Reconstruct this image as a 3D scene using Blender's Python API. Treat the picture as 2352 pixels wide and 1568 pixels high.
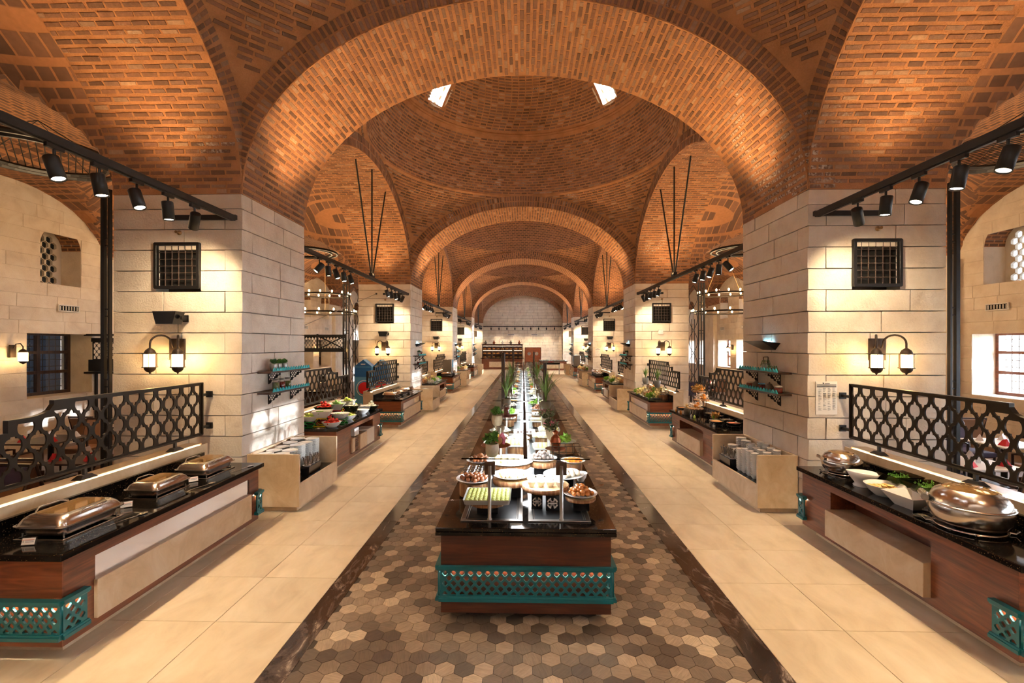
import bpy, math, random
from mathutils import Vector, Matrix
for _o in list(bpy.data.objects): bpy.data.objects.remove(_o)
S = bpy.context.scene; COL = S.collection; PI = math.pi; RND = random.Random(11)
def lin(c): return tuple(((v/12.92) if v <= .04045 else ((v+.055)/1.055)**2.4) for v in [x/255 for x in c])
# ---------------------------------------------------------------- camera, sky, sun, exposure
cam = bpy.data.cameras.new('camera'); camo = bpy.data.objects.new('camera', cam); COL.objects.link(camo)
cam.sensor_width = 36; cam.lens = 1056.33/2352*36; cam.shift_y = 6.78/2352; cam.clip_end = 300; cam.clip_start = .05
camo.location = (.0321, 0, 2.5); camo.rotation_euler = (PI/2, 0, .02399); S.camera = camo
W_ = bpy.data.worlds.new('daylight'); S.world = W_; W_.use_nodes = True
W_.node_tree.nodes['Background'].inputs[0].default_value = (.86, .93, 1, 1); W_.node_tree.nodes['Background'].inputs[1].default_value = 40.0
_s = bpy.data.lights.new('sun', 'SUN'); _s.energy = 8; _s.angle = math.radians(.9); _s.color = (.93, .95, 1)
_so = bpy.data.objects.new('sun', _s); COL.objects.link(_so)
_d = Vector((-15.4, -3.4, -1.25)).normalized(); _so.rotation_euler = _d.to_track_quat('-Z', 'Y').to_euler(); _so.location = (20, 13, 6)
S.view_settings.view_transform = 'Standard'; S.view_settings.look = 'None'; S.view_settings.gamma = 1
S.view_settings.use_curve_mapping = False; S.view_settings.exposure = 0.68
cy = S.cycles; cy.use_denoising = True; cy.max_bounces = 4; cy.diffuse_bounces = 3; cy.glossy_bounces = 2; cy.transmission_bounces = 5
cy.transparent_max_bounces = 8; cy.caustics_reflective = False; cy.caustics_refractive = False; cy.sample_clamp_indirect = 4; cy.sample_clamp_direct = 0
cy.use_light_tree = True; cy.adaptive_threshold = .22; cy.adaptive_min_samples = 16
try: cy.denoiser = 'OPENIMAGEDENOISE'
except Exception: pass
UPC = (1, .62, .28); WARM = (1, .68, .36); SPOTC = (1, .77, .48)
# ---------------------------------------------------------------- hall dimensions (metres)
A, PW, Y1, ZS, RISE, RT = 4.09, 1.932, 6.65, 4.7075, 2.81, .40; BAY = 2*A+PW
AO = A+PW; XW = 11.4; YEND = Y1+4*BAY; ZD = ZS+RISE+RT
def py(k): return Y1+(k-1)*BAY           # front face of pillar row k
def bc(k): return py(k)+PW+(BAY-PW)/2    # centre of the bay behind pillar row k
# ---------------------------------------------------------------- helpers
def cross(a, b): return Vector(a).cross(Vector(b))
class MB:
    """collects faces and links them as one mesh object"""
    def __init__(s): s.v = []; s.f = []; s.sm = []; s.uv = []; s.hasuv = False
    def face(s, pts, smooth=False, uv=None):
        n = len(s.v); s.v.extend([tuple(p) for p in pts]); s.f.append(tuple(range(n, n+len(pts)))); s.sm.append(smooth)
        if uv: s.hasuv = True
        s.uv.append(uv or [(0, 0)]*len(pts)); return s
    def add(s, vs, fs, smooth=False):
        n = len(s.v); s.v.extend([tuple(p) for p in vs])
        for f in fs: s.f.append(tuple(n+i for i in f)); s.sm.append(smooth); s.uv.append([(0, 0)]*len(f))
        return s
    def box(s, c, d, rz=0, ch=0, rx=0, ry=0):
        hx, hy, hz = d[0]/2, d[1]/2, d[2]/2; m = Matrix.Translation(c) @ Matrix.Rotation(rz, 4, 'Z') @ Matrix.Rotation(ry, 4, 'Y') @ Matrix.Rotation(rx, 4, 'X')
        if ch:
            vs = []
            for sx in (-1, 1):
                for sy in (-1, 1):
                    for sz in (-1, 1):
                        vs += [(sx*(hx-ch), sy*(hy-ch), sz*hz), (sx*(hx-ch), sy*hy, sz*(hz-ch)), (sx*hx, sy*(hy-ch), sz*(hz-ch))]
            I = lambda x, y, z, k: (x*4+y*2+z)*3+k
            fs = []
            for z in (0, 1): q = [I(0, 0, z, 0), I(1, 0, z, 0), I(1, 1, z, 0), I(0, 1, z, 0)]; fs.append(q if z else q[::-1])
            for y in (0, 1): q = [I(0, y, 0, 1), I(1, y, 0, 1), I(1, y, 1, 1), I(0, y, 1, 1)]; fs.append(q if not y else q[::-1])
            for x in (0, 1): q = [I(x, 0, 0, 2), I(x, 1, 0, 2), I(x, 1, 1, 2), I(x, 0, 1, 2)]; fs.append(q if x else q[::-1])
            for y in (0, 1):
                for z in (0, 1): fs.append([I(0, y, z, 0), I(1, y, z, 0), I(1, y, z, 1), I(0, y, z, 1)])
            for x in (0, 1):
                for z in (0, 1): fs.append([I(x, 0, z, 0), I(x, 1, z, 0), I(x, 1, z, 2), I(x, 0, z, 2)])
                for y in (0, 1): fs.append([I(x, y, 0, 1), I(x, y, 1, 1), I(x, y, 1, 2), I(x, y, 0, 2)])
            for x in (0, 1):
                for y in (0, 1):
                    for z in (0, 1): fs.append([I(x, y, z, 0), I(x, y, z, 1), I(x, y, z, 2)])
        else:
            vs = [(x*hx, y*hy, z*hz) for z in (-1, 1) for y in (-1, 1) for x in (-1, 1)]
            fs = [(0, 2, 3, 1), (4, 5, 7, 6), (0, 1, 5, 4), (2, 6, 7, 3), (0, 4, 6, 2), (1, 3, 7, 5)]
        return s.add([m @ Vector(p) for p in vs], fs)
    def span(s, a, b, **k): return s.box([(a[i]+b[i])/2 for i in range(3)], [abs(b[i]-a[i]) for i in range(3)], **k)
    def ring(s, rings, smooth=True, cap0=True, cap1=True, closed=False):
        n = len(rings[0]); vs = [p for r in rings for p in r]; fs = []
        m = len(rings)
        for i in range(m if closed else m-1):
            for j in range(n):
                a, b = i*n+j, i*n+(j+1) % n; c, d = ((i+1) % m)*n+(j+1) % n, ((i+1) % m)*n+j; fs.append((a, b, c, d))
        s.add(vs, fs, smooth)
        if not closed:
            if cap0: s.add(rings[0], [tuple(range(n))[::-1]])
            if cap1: s.add(rings[-1], [tuple(range(n))])
        return s
    def tube(s, path, r, n=8, smooth=True, closed=False, flat=1.0):
        P = [Vector(p) for p in path]; rr = r if isinstance(r, (list, tuple)) else [r]*len(P); out = []; up = None
        for i, p in enumerate(P):
            if closed: t = P[(i+1) % len(P)]-P[i-1]
            else: t = P[min(i+1, len(P)-1)]-P[max(i-1, 0)]
            t.normalize()
            if up is None: up = Vector((0, 0, 1)) if abs(t.z) < .9 else Vector((0, 1, 0))
            x = t.cross(up)
            if x.length < 1e-5: x = t.cross(Vector((1, 0, 0)))
            x.normalize(); y = x.cross(t).normalized(); up = y
            out.append([p+x*(math.cos(2*PI*k/n)*rr[i])+y*(math.sin(2*PI*k/n)*rr[i]*flat) for k in range(n)])
        return s.ring(out, smooth, closed=closed)
    def cyl(s, p0, p1, r0, r1=None, n=12, smooth=True): return s.tube([p0, p1], [r0, r0 if r1 is None else r1], n, smooth)
    def lathe(s, prof, c=(0, 0, 0), n=20, sx=1, sy=1, rz=0, cap0=True, cap1=True, smooth=True, wob=0):
        ca, sa = math.cos(rz), math.sin(rz); rings = []
        for (r, z) in prof:
            q = []
            for k in range(n):
                a = 2*PI*k/n; rr = r*(1+(RND.uniform(-wob, wob) if wob else 0)); x, y = rr*math.cos(a)*sx, rr*math.sin(a)*sy
                q.append((c[0]+x*ca-y*sa, c[1]+x*sa+y*ca, c[2]+z))
            rings.append(q)
        return s.ring(rings, smooth, cap0, cap1)
    def rbox(s, c, d, r, n=4, taper=1.0, rz=0, cap0=True, cap1=True):
        """rounded-corner box; taper scales the bottom"""
        def loop(k, z):
            out = []
            for (qx, qy, a0) in ((1, 1, 0), (-1, 1, PI/2), (-1, -1, PI), (1, -1, 1.5*PI)):
                for i in range(n+1):
                    a = a0+PI/2*i/n; x = qx*(d[0]/2-r)+r*math.cos(a); y = qy*(d[1]/2-r)+r*math.sin(a)
                    x *= k; y *= k; out.append((c[0]+x*math.cos(rz)-y*math.sin(rz), c[1]+x*math.sin(rz)+y*math.cos(rz), z))
            return out
        return s.ring([loop(taper, c[2]-d[2]/2), loop(1, c[2]+d[2]/2)], False, cap0, cap1)
    def prism(s, poly, fn, t0, t1):
        """extrude a convex-ish 2-D polygon; fn(u,v,t) gives the point"""
        n = len(poly); lo = [fn(u, v, t0) for u, v in poly]; hi = [fn(u, v, t1) for u, v in poly]
        s.add(lo, [tuple(range(n))[::-1]]); s.add(hi, [tuple(range(n))])
        return s.add(lo+hi, [(i, (i+1) % n, n+(i+1) % n, n+i) for i in range(n)])
    def xf(s, m): s.v = [tuple(m @ Vector(p)) for p in s.v]; return s
    def mesh(s, name, mat):
        me = bpy.data.meshes.new(name); me.from_pydata(s.v, [], s.f); me.polygons.foreach_set('use_smooth', s.sm)
        if s.hasuv:
            l = me.uv_layers.new(name='UVMap'); l.data.foreach_set('uv', [c for q in s.uv for p in q for c in p])
        me.materials.append(MAT[mat]); me.update(); return me
    def build(s, name, mat, parent=None): return link(name, s.mesh(name, mat), parent)
def link(name, data, parent=None, m=None):
    o = bpy.data.objects.new(name, data); COL.objects.link(o)
    if parent is not None: o.parent = parent
    if m is not None: o.matrix_basis = m
    return o
def tag(o, label=None, cat=None, group=None, kind=None):
    if label: o['label'] = label
    if cat: o['category'] = cat
    if group: o['group'] = group
    if kind: o['kind'] = kind
    return o
def thing(name, label, cat, loc=(0, 0, 0), rz=0, group=None):
    o = link(name, None); o.empty_display_size = .1; o.location = loc; o.rotation_euler = (0, 0, rz); return tag(o, label, cat, group)
def struct(o): o['kind'] = 'structure'; return o
def copy_tree(o, loc=None, rz=None, label=None, group=None, parent=None, scale=None):
    c = o.copy(); COL.objects.link(c); c.parent = parent
    if loc is not None: c.location = loc
    if rz is not None: c.rotation_euler = (0, 0, rz)
    if scale is not None: c.scale = scale
    if label: c['label'] = label
    if group: c['group'] = group
    for ch in o.children: copy_tree(ch, parent=c)
    return c
def lamp(name, kind, loc, energy, color, parent=None, **k):
    l = bpy.data.lights.new(name, kind); l.energy = energy; l.color = color
    aim = k.pop('aim', None)
    for a, b in k.items(): setattr(l, a, b)
    o = link(name, l, parent); o.location = loc
    if aim is not None: o.rotation_euler = (Vector(aim)-Vector(loc)).to_track_quat('-Z', 'Y').to_euler()
    return o
def in_view(p, mx=1.03):
    d = Vector(p)-camo.location; t = .02399; fw = -d.x*math.sin(t)+d.y*math.cos(t)
    if fw < .2: return False
    return abs((d.x*math.cos(t)+d.y*math.sin(t))/fw*1056.33) < 1176*mx and abs(d.z/fw*1056.33) < 790*mx
def axes(P, X, Y, Z): return Matrix(((X[0], Y[0], Z[0], P[0]), (X[1], Y[1], Z[1], P[1]), (X[2], Y[2], Z[2], P[2]), (0, 0, 0, 1)))
# small pieces (bricks, blocks, tiles): unit boxes with an uneven, chamfered upper face; +z is the seen side
def unit_piece(name, mat, inx, iny, jit, n):
    out = []
    for i in range(n):
        j = lambda: RND.uniform(-jit, jit)
        lo = [(x*.5+j(), y*.5+j(), -1) for x, y in ((-1, -1), (1, -1), (1, 1), (-1, 1))]
        mid = [(p[0], p[1], .35) for p in lo]
        hi = [(p[0]*(1-inx), p[1]*(1-iny), 1+j()*2) for p in lo]
        b = MB(); b.add(lo+mid+hi, [(8, 9, 10, 11)]+[(k, (k+1) % 4, 4+(k+1) % 4, 4+k) for k in range(4)]+[(4+k, 4+(k+1) % 4, 8+(k+1) % 4, 8+k) for k in range(4)])
        out.append(b.mesh(name, mat))
    return out
def pieces(name, units, samples, parent, mat, limit=300, stuff_name=None):
    """samples: (P, X, Y, Z) with scaled axes. The `limit` nearest in view become objects, the rest one mesh"""
    cp = camo.location
    samples = sorted(samples, key=lambda s: (0 if in_view(s[0]) else 1000)+(s[0]-cp).length)
    for s in samples[:limit]: link(name, RND.choice(units), parent, axes(*s))
    rest = samples[limit:]
    if rest:
        b = MB(); me = [[tuple(v.co) for v in u.vertices] for u in units]; fs = [tuple(p.vertices) for p in units[0].polygons]
        for P, X, Y, Z in rest:
            b.add([P+X*v[0]+Y*v[1]+Z*v[2] for v in RND.choice(me)], fs)
        o = b.build(stuff_name or name+'_field', mat, parent); o['kind'] = 'stuff'
def panel_mesh(name, mat, outline, holes, th):
    """flat sheet with holes in the XZ plane (x=u, z=v), thickness th along y"""
    cu = bpy.data.curves.new(name, 'CURVE'); cu.dimensions = '2D'; cu.fill_mode = 'BOTH'; cu.extrude = th/2
    for poly in [outline]+holes:
        sp = cu.splines.new('POLY'); sp.points.add(len(poly)-1); sp.use_cyclic_u = True
        for i, (u, v) in enumerate(poly): sp.points[i].co = (u, v, 0, 1)
    o = bpy.data.objects.new(name, cu); COL.objects.link(o)
    me = bpy.data.meshes.new_from_object(o.evaluated_get(bpy.context.evaluated_depsgraph_get()))
    bpy.data.objects.remove(o); bpy.data.curves.remove(cu)
    me.transform(Matrix.Rotation(PI/2, 4, 'X')); me.name = name; me.materials.clear(); me.materials.append(MAT[mat]); return me
def clip(poly, x0, x1, z0, z1):
    for ax, lim, sg in ((0, x0, 1), (0, x1, -1), (1, z0, 1), (1, z1, -1)):
        out = []
        for i in range(len(poly)):
            p, q = poly[i-1], poly[i]; a, b = (p[ax]-lim)*sg, (q[ax]-lim)*sg
            if (a >= 0) != (b >= 0): t = a/(a-b); out.append((p[0]+(q[0]-p[0])*t, p[1]+(q[1]-p[1])*t))
            if b >= 0: out.append(q)
        poly = out
        if len(poly) < 3: return []
    return poly
def area2(p): return abs(sum(p[i-1][0]*p[i][1]-p[i][0]*p[i-1][1] for i in range(len(p))))/2
def moor_hole(w, h, n=7):
    q = [(0, .60), (.11, .50), (.17, .41), (.17, .345), (.27, .345)]+[(.26+.24*math.sin(PI/2*i/n), .33*math.cos(PI/2*i/n)) for i in range(1, n+1)]
    r = q+[(x, -y) for x, y in q[::-1][1:]]; full = r+[(-x, y) for x, y in r[::-1][1:-1]]
    return [(x*w, y*h/1.2) for x, y in full]
def quat_hole(w, h):
    out = []
    for i in range(20): a = 2*PI*i/20; r = .36+.14*abs(math.cos(2*a))**.7; out.append((r*math.cos(a)*w, r*math.sin(a)*h))
    return out
def hex_hole(w, h): return [(w*.5*math.cos(PI/6+PI/3*i)*1.1, h*.5*math.sin(PI/6+PI/3*i)) for i in range(6)]
def hole_grid(fn, px, pz, x0, x1, z0, z1, ox=0, oz=0, top=None, mina=.12):
    out = []; full = area2(fn)
    for j in range(-1, int((z1-z0)/pz*2)+3):
        for i in range(-1, int((x1-x0)/px)+3):
            cx = x0+ox+i*px+(px/2 if j % 2 else 0); cz = z0+oz+j*pz/2
            zt = z1 if top is None else min(top(cx-px*.42), top(cx+px*.42), top(cx))
            p = clip([(cx+u, cz+v) for u, v in fn], x0, x1, z0, zt)
            if len(p) > 2 and area2(p) > full*mina: out.append(p)
    return out
# ---------------------------------------------------------------- materials (all procedural)
MAT = {}
def nd(nt, typ, ins=None, **at):
    n = nt.nodes.new(typ)
    for k, v in at.items(): setattr(n, k, v)
    for k, v in (ins or {}).items():
        if isinstance(v, bpy.types.NodeSocket): nt.links.new(v, n.inputs[k])
        else: n.inputs[k].default_value = v
    return n
def c4(c): return (*lin(c), 1) if max(c) > 1.5 else (*c, 1)
def ramp(nt, fac, stops):
    n = nd(nt, 'ShaderNodeValToRGB', {0: fac}); e = n.color_ramp.elements
    while len(e) < len(stops): e.new(.5)
    for i, (p, c) in enumerate(stops): e[i].position = p; e[i].color = c4(c)
    return n.outputs[0]
def rnd01(nt):
    a = nd(nt, 'ShaderNodeObjectInfo').outputs['Random']; b = nd(nt, 'ShaderNodeNewGeometry').outputs['Random Per Island']
    m = nd(nt, 'ShaderNodeMath', {0: b, 1: 7.31, 2: a}, operation='MULTIPLY_ADD'); return nd(nt, 'ShaderNodeMath', {0: m.outputs[0]}, operation='FRACT').outputs[0]
def noise(nt, scale, detail=4, vec=None, rough=.55, dist=0):
    i = {'Scale': scale, 'Detail': detail, 'Roughness': rough, 'Distortion': dist}
    if vec is not None: i['Vector'] = vec
    return nd(nt, 'ShaderNodeTexNoise', i).outputs[0]
def pos(nt): return nd(nt, 'ShaderNodeNewGeometry').outputs['Position']
def mul(nt, col, fac, lo, hi):
    f = nd(nt, 'ShaderNodeMapRange', {0: fac, 3: lo, 4: hi}).outputs[0]
    if isinstance(col, tuple): col = col[:3]
    return nd(nt, 'ShaderNodeVectorMath', {0: col, 1: nd(nt, 'ShaderNodeCombineXYZ', {0: f, 1: f, 2: f}).outputs[0]}, operation='MULTIPLY').outputs[0]
def bump(nt, b, h, strength, dist=.01):
    n = nd(nt, 'ShaderNodeBump', {'Strength': strength, 'Distance': dist, 'Height': h}); nt.links.new(n.outputs[0], b.inputs['Normal'])
def new(name, rough=.5, metal=0, **k):
    m = bpy.data.materials.new(name); m.use_nodes = True; nt = m.node_tree; b = nt.nodes['Principled BSDF']; MAT[name] = m
    b.inputs['Roughness'].default_value = rough; b.inputs['Metallic'].default_value = metal
    for kk, v in k.items(): b.inputs[kk].default_value = v
    return nt, b
def setc(nt, b, col):
    if isinstance(col, bpy.types.NodeSocket): nt.links.new(col, b.inputs['Base Color'])
    else: b.inputs['Base Color'].default_value = c4(col)
def plain(name, col, rough=.5, metal=0, var=.12, scale=9, bmp=0, bscale=60, rand=0, **k):
    """one colour with a soft mottling, optional relief and a random tone per piece"""
    nt, b = new(name, rough, metal, **k); p = pos(nt)
    s = mul(nt, c4(col), noise(nt, scale, 3, p), 1-var, 1+var)
    if rand: s = mul(nt, s, rnd01(nt), 1-rand, 1+rand)
    setc(nt, b, s)
    if bmp: bump(nt, b, noise(nt, bscale, 3, p), bmp, .01)
def emit(name, col, strength):
    nt, b = new(name, .4); setc(nt, b, col); b.inputs['Emission Color'].default_value = c4(col); b.inputs['Emission Strength'].default_value = strength
def glass(name, col=(1, 1, 1), rough=.0, mix=.82):
    m = bpy.data.materials.new(name); m.use_nodes = True; nt = m.node_tree; MAT[name] = m; nt.nodes.remove(nt.nodes['Principled BSDF'])
    t = nd(nt, 'ShaderNodeBsdfTransparent', {0: c4(col)}); g = nd(nt, 'ShaderNodeBsdfGlossy', {'Roughness': max(rough, .02)})
    fr = nd(nt, 'ShaderNodeFresnel', {0: 1.5}); f2 = nd(nt, 'ShaderNodeMath', {0: fr.outputs[0], 1: .22, 2: .01+(.9-mix)*.5 if mix < .8 else .004}, operation='MULTIPLY_ADD', use_clamp=True)
    x = nd(nt, 'ShaderNodeMixShader', {0: f2.outputs[0], 1: t.outputs[0], 2: g.outputs[0]}); nt.links.new(x.outputs[0], nt.nodes['Material Output'].inputs[0])
# masonry
nt, b = new('brick', .85); p = pos(nt); r = rnd01(nt)
c = ramp(nt, r, [(0, (98, 70, 53)), (.3, (122, 86, 64)), (.6, (138, 97, 72)), (.85, (128, 98, 80)), (1, (178, 142, 112))])
c = mul(nt, c, noise(nt, 22, 4, p), .62, 1.35)
dm = nd(nt, 'ShaderNodeMapRange', {0: nd(nt, 'ShaderNodeVectorMath', {0: p, 1: (3.9, 7.0, 5.1)}, operation='DISTANCE').outputs['Value'], 1: .35, 2: 1.5, 3: .2, 4: 0.0}).outputs[0]
w = nd(nt, 'ShaderNodeMapRange', {0: nd(nt, 'ShaderNodeMath', {0: noise(nt, .9, 4, p, dist=.6), 1: dm}, operation='ADD').outputs[0], 1: .62, 2: .74}).outputs[0]   # lime bloom on some bricks
w = nd(nt, 'ShaderNodeMath', {0: w, 1: nd(nt, 'ShaderNodeMapRange', {0: noise(nt, 30, 3, p), 1: .45, 2: .6}).outputs[0]}, operation='MULTIPLY').outputs[0]
c = nd(nt, 'ShaderNodeMix', {0: w, 6: c, 7: c4((205, 190, 176))}, data_type='RGBA').outputs[2]; setc(nt, b, c); bump(nt, b, noise(nt, 55, 4, p), .6, .012)
nt, b = new('mortar', .95); p = pos(nt)
c = ramp(nt, noise(nt, 3.2, 5, p), [(.25, (152, 104, 68)), (.5, (174, 120, 78)), (.8, (190, 136, 92))]); setc(nt, b, mul(nt, c, noise(nt, 60, 3, p), .8, 1.18)); bump(nt, b, noise(nt, 45, 5, p), .8, .015)
nt, b = new('brickwork', .9)                                                                # far vaults: bricks too small to build
uv = nd(nt, 'ShaderNodeTexCoord').outputs['UV']
bt = nd(nt, 'ShaderNodeTexBrick', {'Vector': uv, 'Color1': c4((100, 71, 54)), 'Color2': c4((138, 98, 74)), 'Mortar': c4((172, 118, 78)), 'Scale': 1.0, 'Mortar Size': .018, 'Mortar Smooth': .15, 'Bias': -.1, 'Brick Width': .225, 'Row Height': .097})
setc(nt, b, mul(nt, bt.outputs[0], noise(nt, 14, 4, pos(nt)), .75, 1.25)); bump(nt, b, bt.outputs[1], .5, -.01)
nt, b = new('stone', .82); p = pos(nt); r = rnd01(nt)
c = ramp(nt, noise(nt, 2.6, 6, p, .6, .4), [(.25, (208, 190, 170)), (.5, (226, 211, 192)), (.75, (236, 224, 208))]); c = mul(nt, c, r, .94, 1.05)
c = mul(nt, c, noise(nt, 70, 3, p), .94, 1.06); setc(nt, b, c); bump(nt, b, noise(nt, 34, 6, p, .62), .45, .02)
plain('joint', (96, 82, 70), .95, var=.3, scale=20)
plain('plaster', (222, 210, 192), .9, var=.05, bmp=.2, bscale=30)
# floors
nt, b = new('tile_beige', .32); p = pos(nt); r = rnd01(nt)
off = nd(nt, 'ShaderNodeVectorMath', {0: p, 1: nd(nt, 'ShaderNodeCombineXYZ', {0: r, 1: r, 2: r}).outputs[0]}, operation='ADD').outputs[0]
st = nd(nt, 'ShaderNodeVectorMath', {0: off, 1: (2.2, 1, 1)}, operation='MULTIPLY').outputs[0]
c = ramp(nt, noise(nt, 1.7, 6, st, .6, .5), [(.25, (196, 172, 140)), (.5, (214, 192, 160)), (.8, (228, 208, 180))]); setc(nt, b, mul(nt, c, r, .96, 1.04)); bump(nt, b, noise(nt, 40, 3, p), .04, .01)
nt, b = new('tile_hexagon', .36); p = pos(nt); r = rnd01(nt)
ang = nd(nt, 'ShaderNodeMath', {0: nd(nt, 'ShaderNodeMath', {0: nd(nt, 'ShaderNodeMath', {0: r, 1: 5.999}, operation='MULTIPLY').outputs[0]}, operation='FLOOR').outputs[0], 1: PI/3, 2: .25}, operation='MULTIPLY_ADD').outputs[0]
rot = nd(nt, 'ShaderNodeVectorRotate', {'Vector': p, 'Angle': ang}, rotation_type='Z_AXIS').outputs[0]
st = nd(nt, 'ShaderNodeVectorMath', {0: rot, 1: (7, 75, 1)}, operation='MULTIPLY').outputs[0]
r2 = nd(nt, 'ShaderNodeMath', {0: nd(nt, 'ShaderNodeMath', {0: r, 1: 13.7}, operation='MULTIPLY').outputs[0]}, operation='FRACT').outputs[0]
c1 = ramp(nt, r2, [(0, (76, 62, 52)), (.35, (114, 97, 82)), (.7, (144, 123, 103)), (.9, (172, 149, 126)), (1, (206, 184, 156))])
c = mul(nt, c1, noise(nt, 1, 5, st, .7, .9), .35, 1.65); c = mul(nt, c, noise(nt, 16, 4, p), .8, 1.2); setc(nt, b, c)
plain('grout', (70, 58, 48), .9, var=.2); plain('grout_beige', (168, 140, 106), .9, var=.15)
nt, b = new('marble_dark', .12); p = pos(nt); st = nd(nt, 'ShaderNodeVectorMath', {0: p, 1: (1.4, .55, 1)}, operation='MULTIPLY').outputs[0]
setc(nt, b, ramp(nt, noise(nt, 3.4, 9, st, .68, 1.6), [(.3, (34, 25, 22)), (.5, (58, 44, 38)), (.6, (92, 76, 66)), (.68, (168, 148, 130)), (.74, (62, 48, 42))]))
plain('floor_wood', (86, 58, 40), .4, var=.3, scale=3)
# joinery and stone furniture
def wood(name, a, bcol, c3, rough, ax):
    nt, b = new(name, rough, **{'Coat Weight': .25, 'Coat Roughness': .15}); p = pos(nt); sc = [14, 14, 14]; sc[ax] = 1.1
    st = nd(nt, 'ShaderNodeVectorMath', {0: p, 1: sc}, operation='MULTIPLY').outputs[0]; n = noise(nt, 1.3, 6, st, .6, 1.1)
    setc(nt, b, ramp(nt, n, [(.3, a), (.5, bcol), (.72, c3)]))
wood('walnut', (70, 32, 18), (104, 52, 28), (134, 74, 42), .32, 1); wood('walnut_x', (50, 22, 13), (72, 32, 18), (94, 46, 26), .3, 0)  # walnut_x: walnut darkened, shade of the island front put into its colour
wood('walnut_end', (84, 38, 20), (118, 60, 31), (146, 82, 46), .32, 0); wood('wood_dark', (38, 24, 16), (58, 36, 24), (80, 52, 34), .4, 2); wood('log_wood', (168, 128, 84), (204, 166, 116), (222, 190, 142), .7, 2); wood('bark', (84, 50, 28), (140, 92, 54), (198, 158, 112), .85, 2)
nt, b = new('granite', .07); p = pos(nt)
v = nd(nt, 'ShaderNodeTexVoronoi', {'Vector': p, 'Scale': 75}); sp = nd(nt, 'ShaderNodeMapRange', {0: v.outputs['Distance'], 1: .24, 2: .12}).outputs[0]
sel = nd(nt, 'ShaderNodeMath', {0: nd(nt, 'ShaderNodeSeparateColor', {0: v.outputs['Color']}).outputs[0], 1: .72}, operation='GREATER_THAN').outputs[0]
f = nd(nt, 'ShaderNodeMath', {0: sp, 1: sel}, operation='MULTIPLY').outputs[0]
setc(nt, b, nd(nt, 'ShaderNodeMix', {0: f, 6: c4((17, 14, 12)), 7: c4((150, 120, 74))}, data_type='RGBA').outputs[2])
nt, b = new('travertine', .3); p = pos(nt)
setc(nt, b, ramp(nt, noise(nt, 3.2, 8, p, .65, .9), [(.25, (188, 158, 120)), (.48, (208, 180, 144)), (.62, (216, 192, 160)), (.8, (226, 204, 174))]))
plain('mirror_panel', (250, 250, 252), .1, .92, var=.01); plain('porthole', (200, 200, 200), .1, .9)
plain('teal', (14, 94, 100), .35, var=.06, scale=4); plain('teal_bright', (40, 168, 182), .4, var=.05)
plain('black_metal', (24, 21, 20), .42, .25, var=.2, scale=25); plain('bronze_metal', (46, 38, 31), .38, .7, var=.25, scale=12); plain('lantern_metal', (52, 38, 28), .5, .4, var=.2)
plain('iron', (72, 56, 46), .6, .5, var=.2, scale=40); plain('void', (8, 6, 5), 1)
plain('brass', (176, 142, 96), .3, .9, var=.1)
plain('lid_glass', (138, 104, 62), .08, .3, var=.35, scale=40); plain('steel', (222, 216, 208), .21, 1, var=.04, scale=3); plain('steel_brushed', (150, 142, 134), .32, 1, var=.06, scale=5); plain('aluminium', (190, 188, 184), .45, .6, var=.05)
plain('ceramic', (236, 232, 226), .18, var=.02); plain('ceramic_grey', (196, 188, 178), .3, var=.04); plain('white_plastic', (224, 220, 214), .5, var=.03)
plain('black_gloss', (16, 15, 17), .2, var=.1); plain('well_glass', (15, 15, 17), .5, var=.1); plain('melamine_green', (34, 40, 22), .25, var=.3, scale=18)
plain('paper', (236, 230, 222), .8, var=.02); plain('ink_grey', (92, 92, 96), .8); plain('ink_orange', (206, 96, 40), .8); plain('ink_red', (188, 40, 34), .6); plain('ink_dark', (48, 46, 50), .8)
glass('glass', (.93, .97, .96)); glass('glass_window', (.9, .93, .96)); glass('glass_tumbler', (.93, .95, .97), mix=.7); glass('acrylic', (.95, .95, .97), mix=.78); glass('smoked', (.36, .34, .3), mix=.8)
emit('lantern_glass', (255, 206, 132), 26); emit('led_warm', (255, 224, 180), 7); emit('led_band', (255, 236, 208), 95); emit('led_white', (240, 246, 255), 6); emit('led_cyan', (150, 222, 255), 9); emit('bulb', (255, 214, 150), 22); emit('spot_face', (255, 236, 206), 14)
# fabrics, plants, food
plain('leather_brown', (150, 108, 78), .55, var=.12, scale=6); plain('fabric_purple', (58, 40, 58), .8, var=.12); plain('fabric_olive', (88, 86, 40), .85, var=.12); plain('fabric_maroon', (70, 26, 30), .8); plain('chair_wood', (48, 28, 20), .35, var=.2)
plain('napkin_red', (186, 26, 34), .8, var=.08); plain('napkin_white', (232, 224, 226), .8, var=.04); plain('cloth_black', (26, 24, 32), .9, var=.15)
plain('leaf', (74, 124, 40), .5, var=.35, scale=30, rand=.25); plain('leaf_dark', (44, 84, 34), .5, var=.35, scale=30, rand=.25); plain('leaf_dusty', (104, 108, 72), .6, var=.4, scale=40); plain('blade', (98, 128, 56), .5, var=.3, scale=20); plain('plume', (196, 172, 130), .9)
plain('petal_pink', (214, 110, 140), .6, var=.2); plain('petal_white', (240, 226, 214), .6, var=.08)
def food(name, col, rough=.45, var=.22, rand=.14, **k): plain(name, col, rough, 0, var=var, scale=60, rand=rand, bmp=.3, bscale=90, **k)
food('dough_brown', (132, 74, 38), .22); food('dough_gold', (186, 112, 48), .2); food('cookie', (206, 168, 122), .7); food('pistachio', (176, 182, 98), .7, var=.35); food('pastry_pale', (226, 206, 164), .6); food('cream', (240, 230, 206), .4, var=.06)
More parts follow.
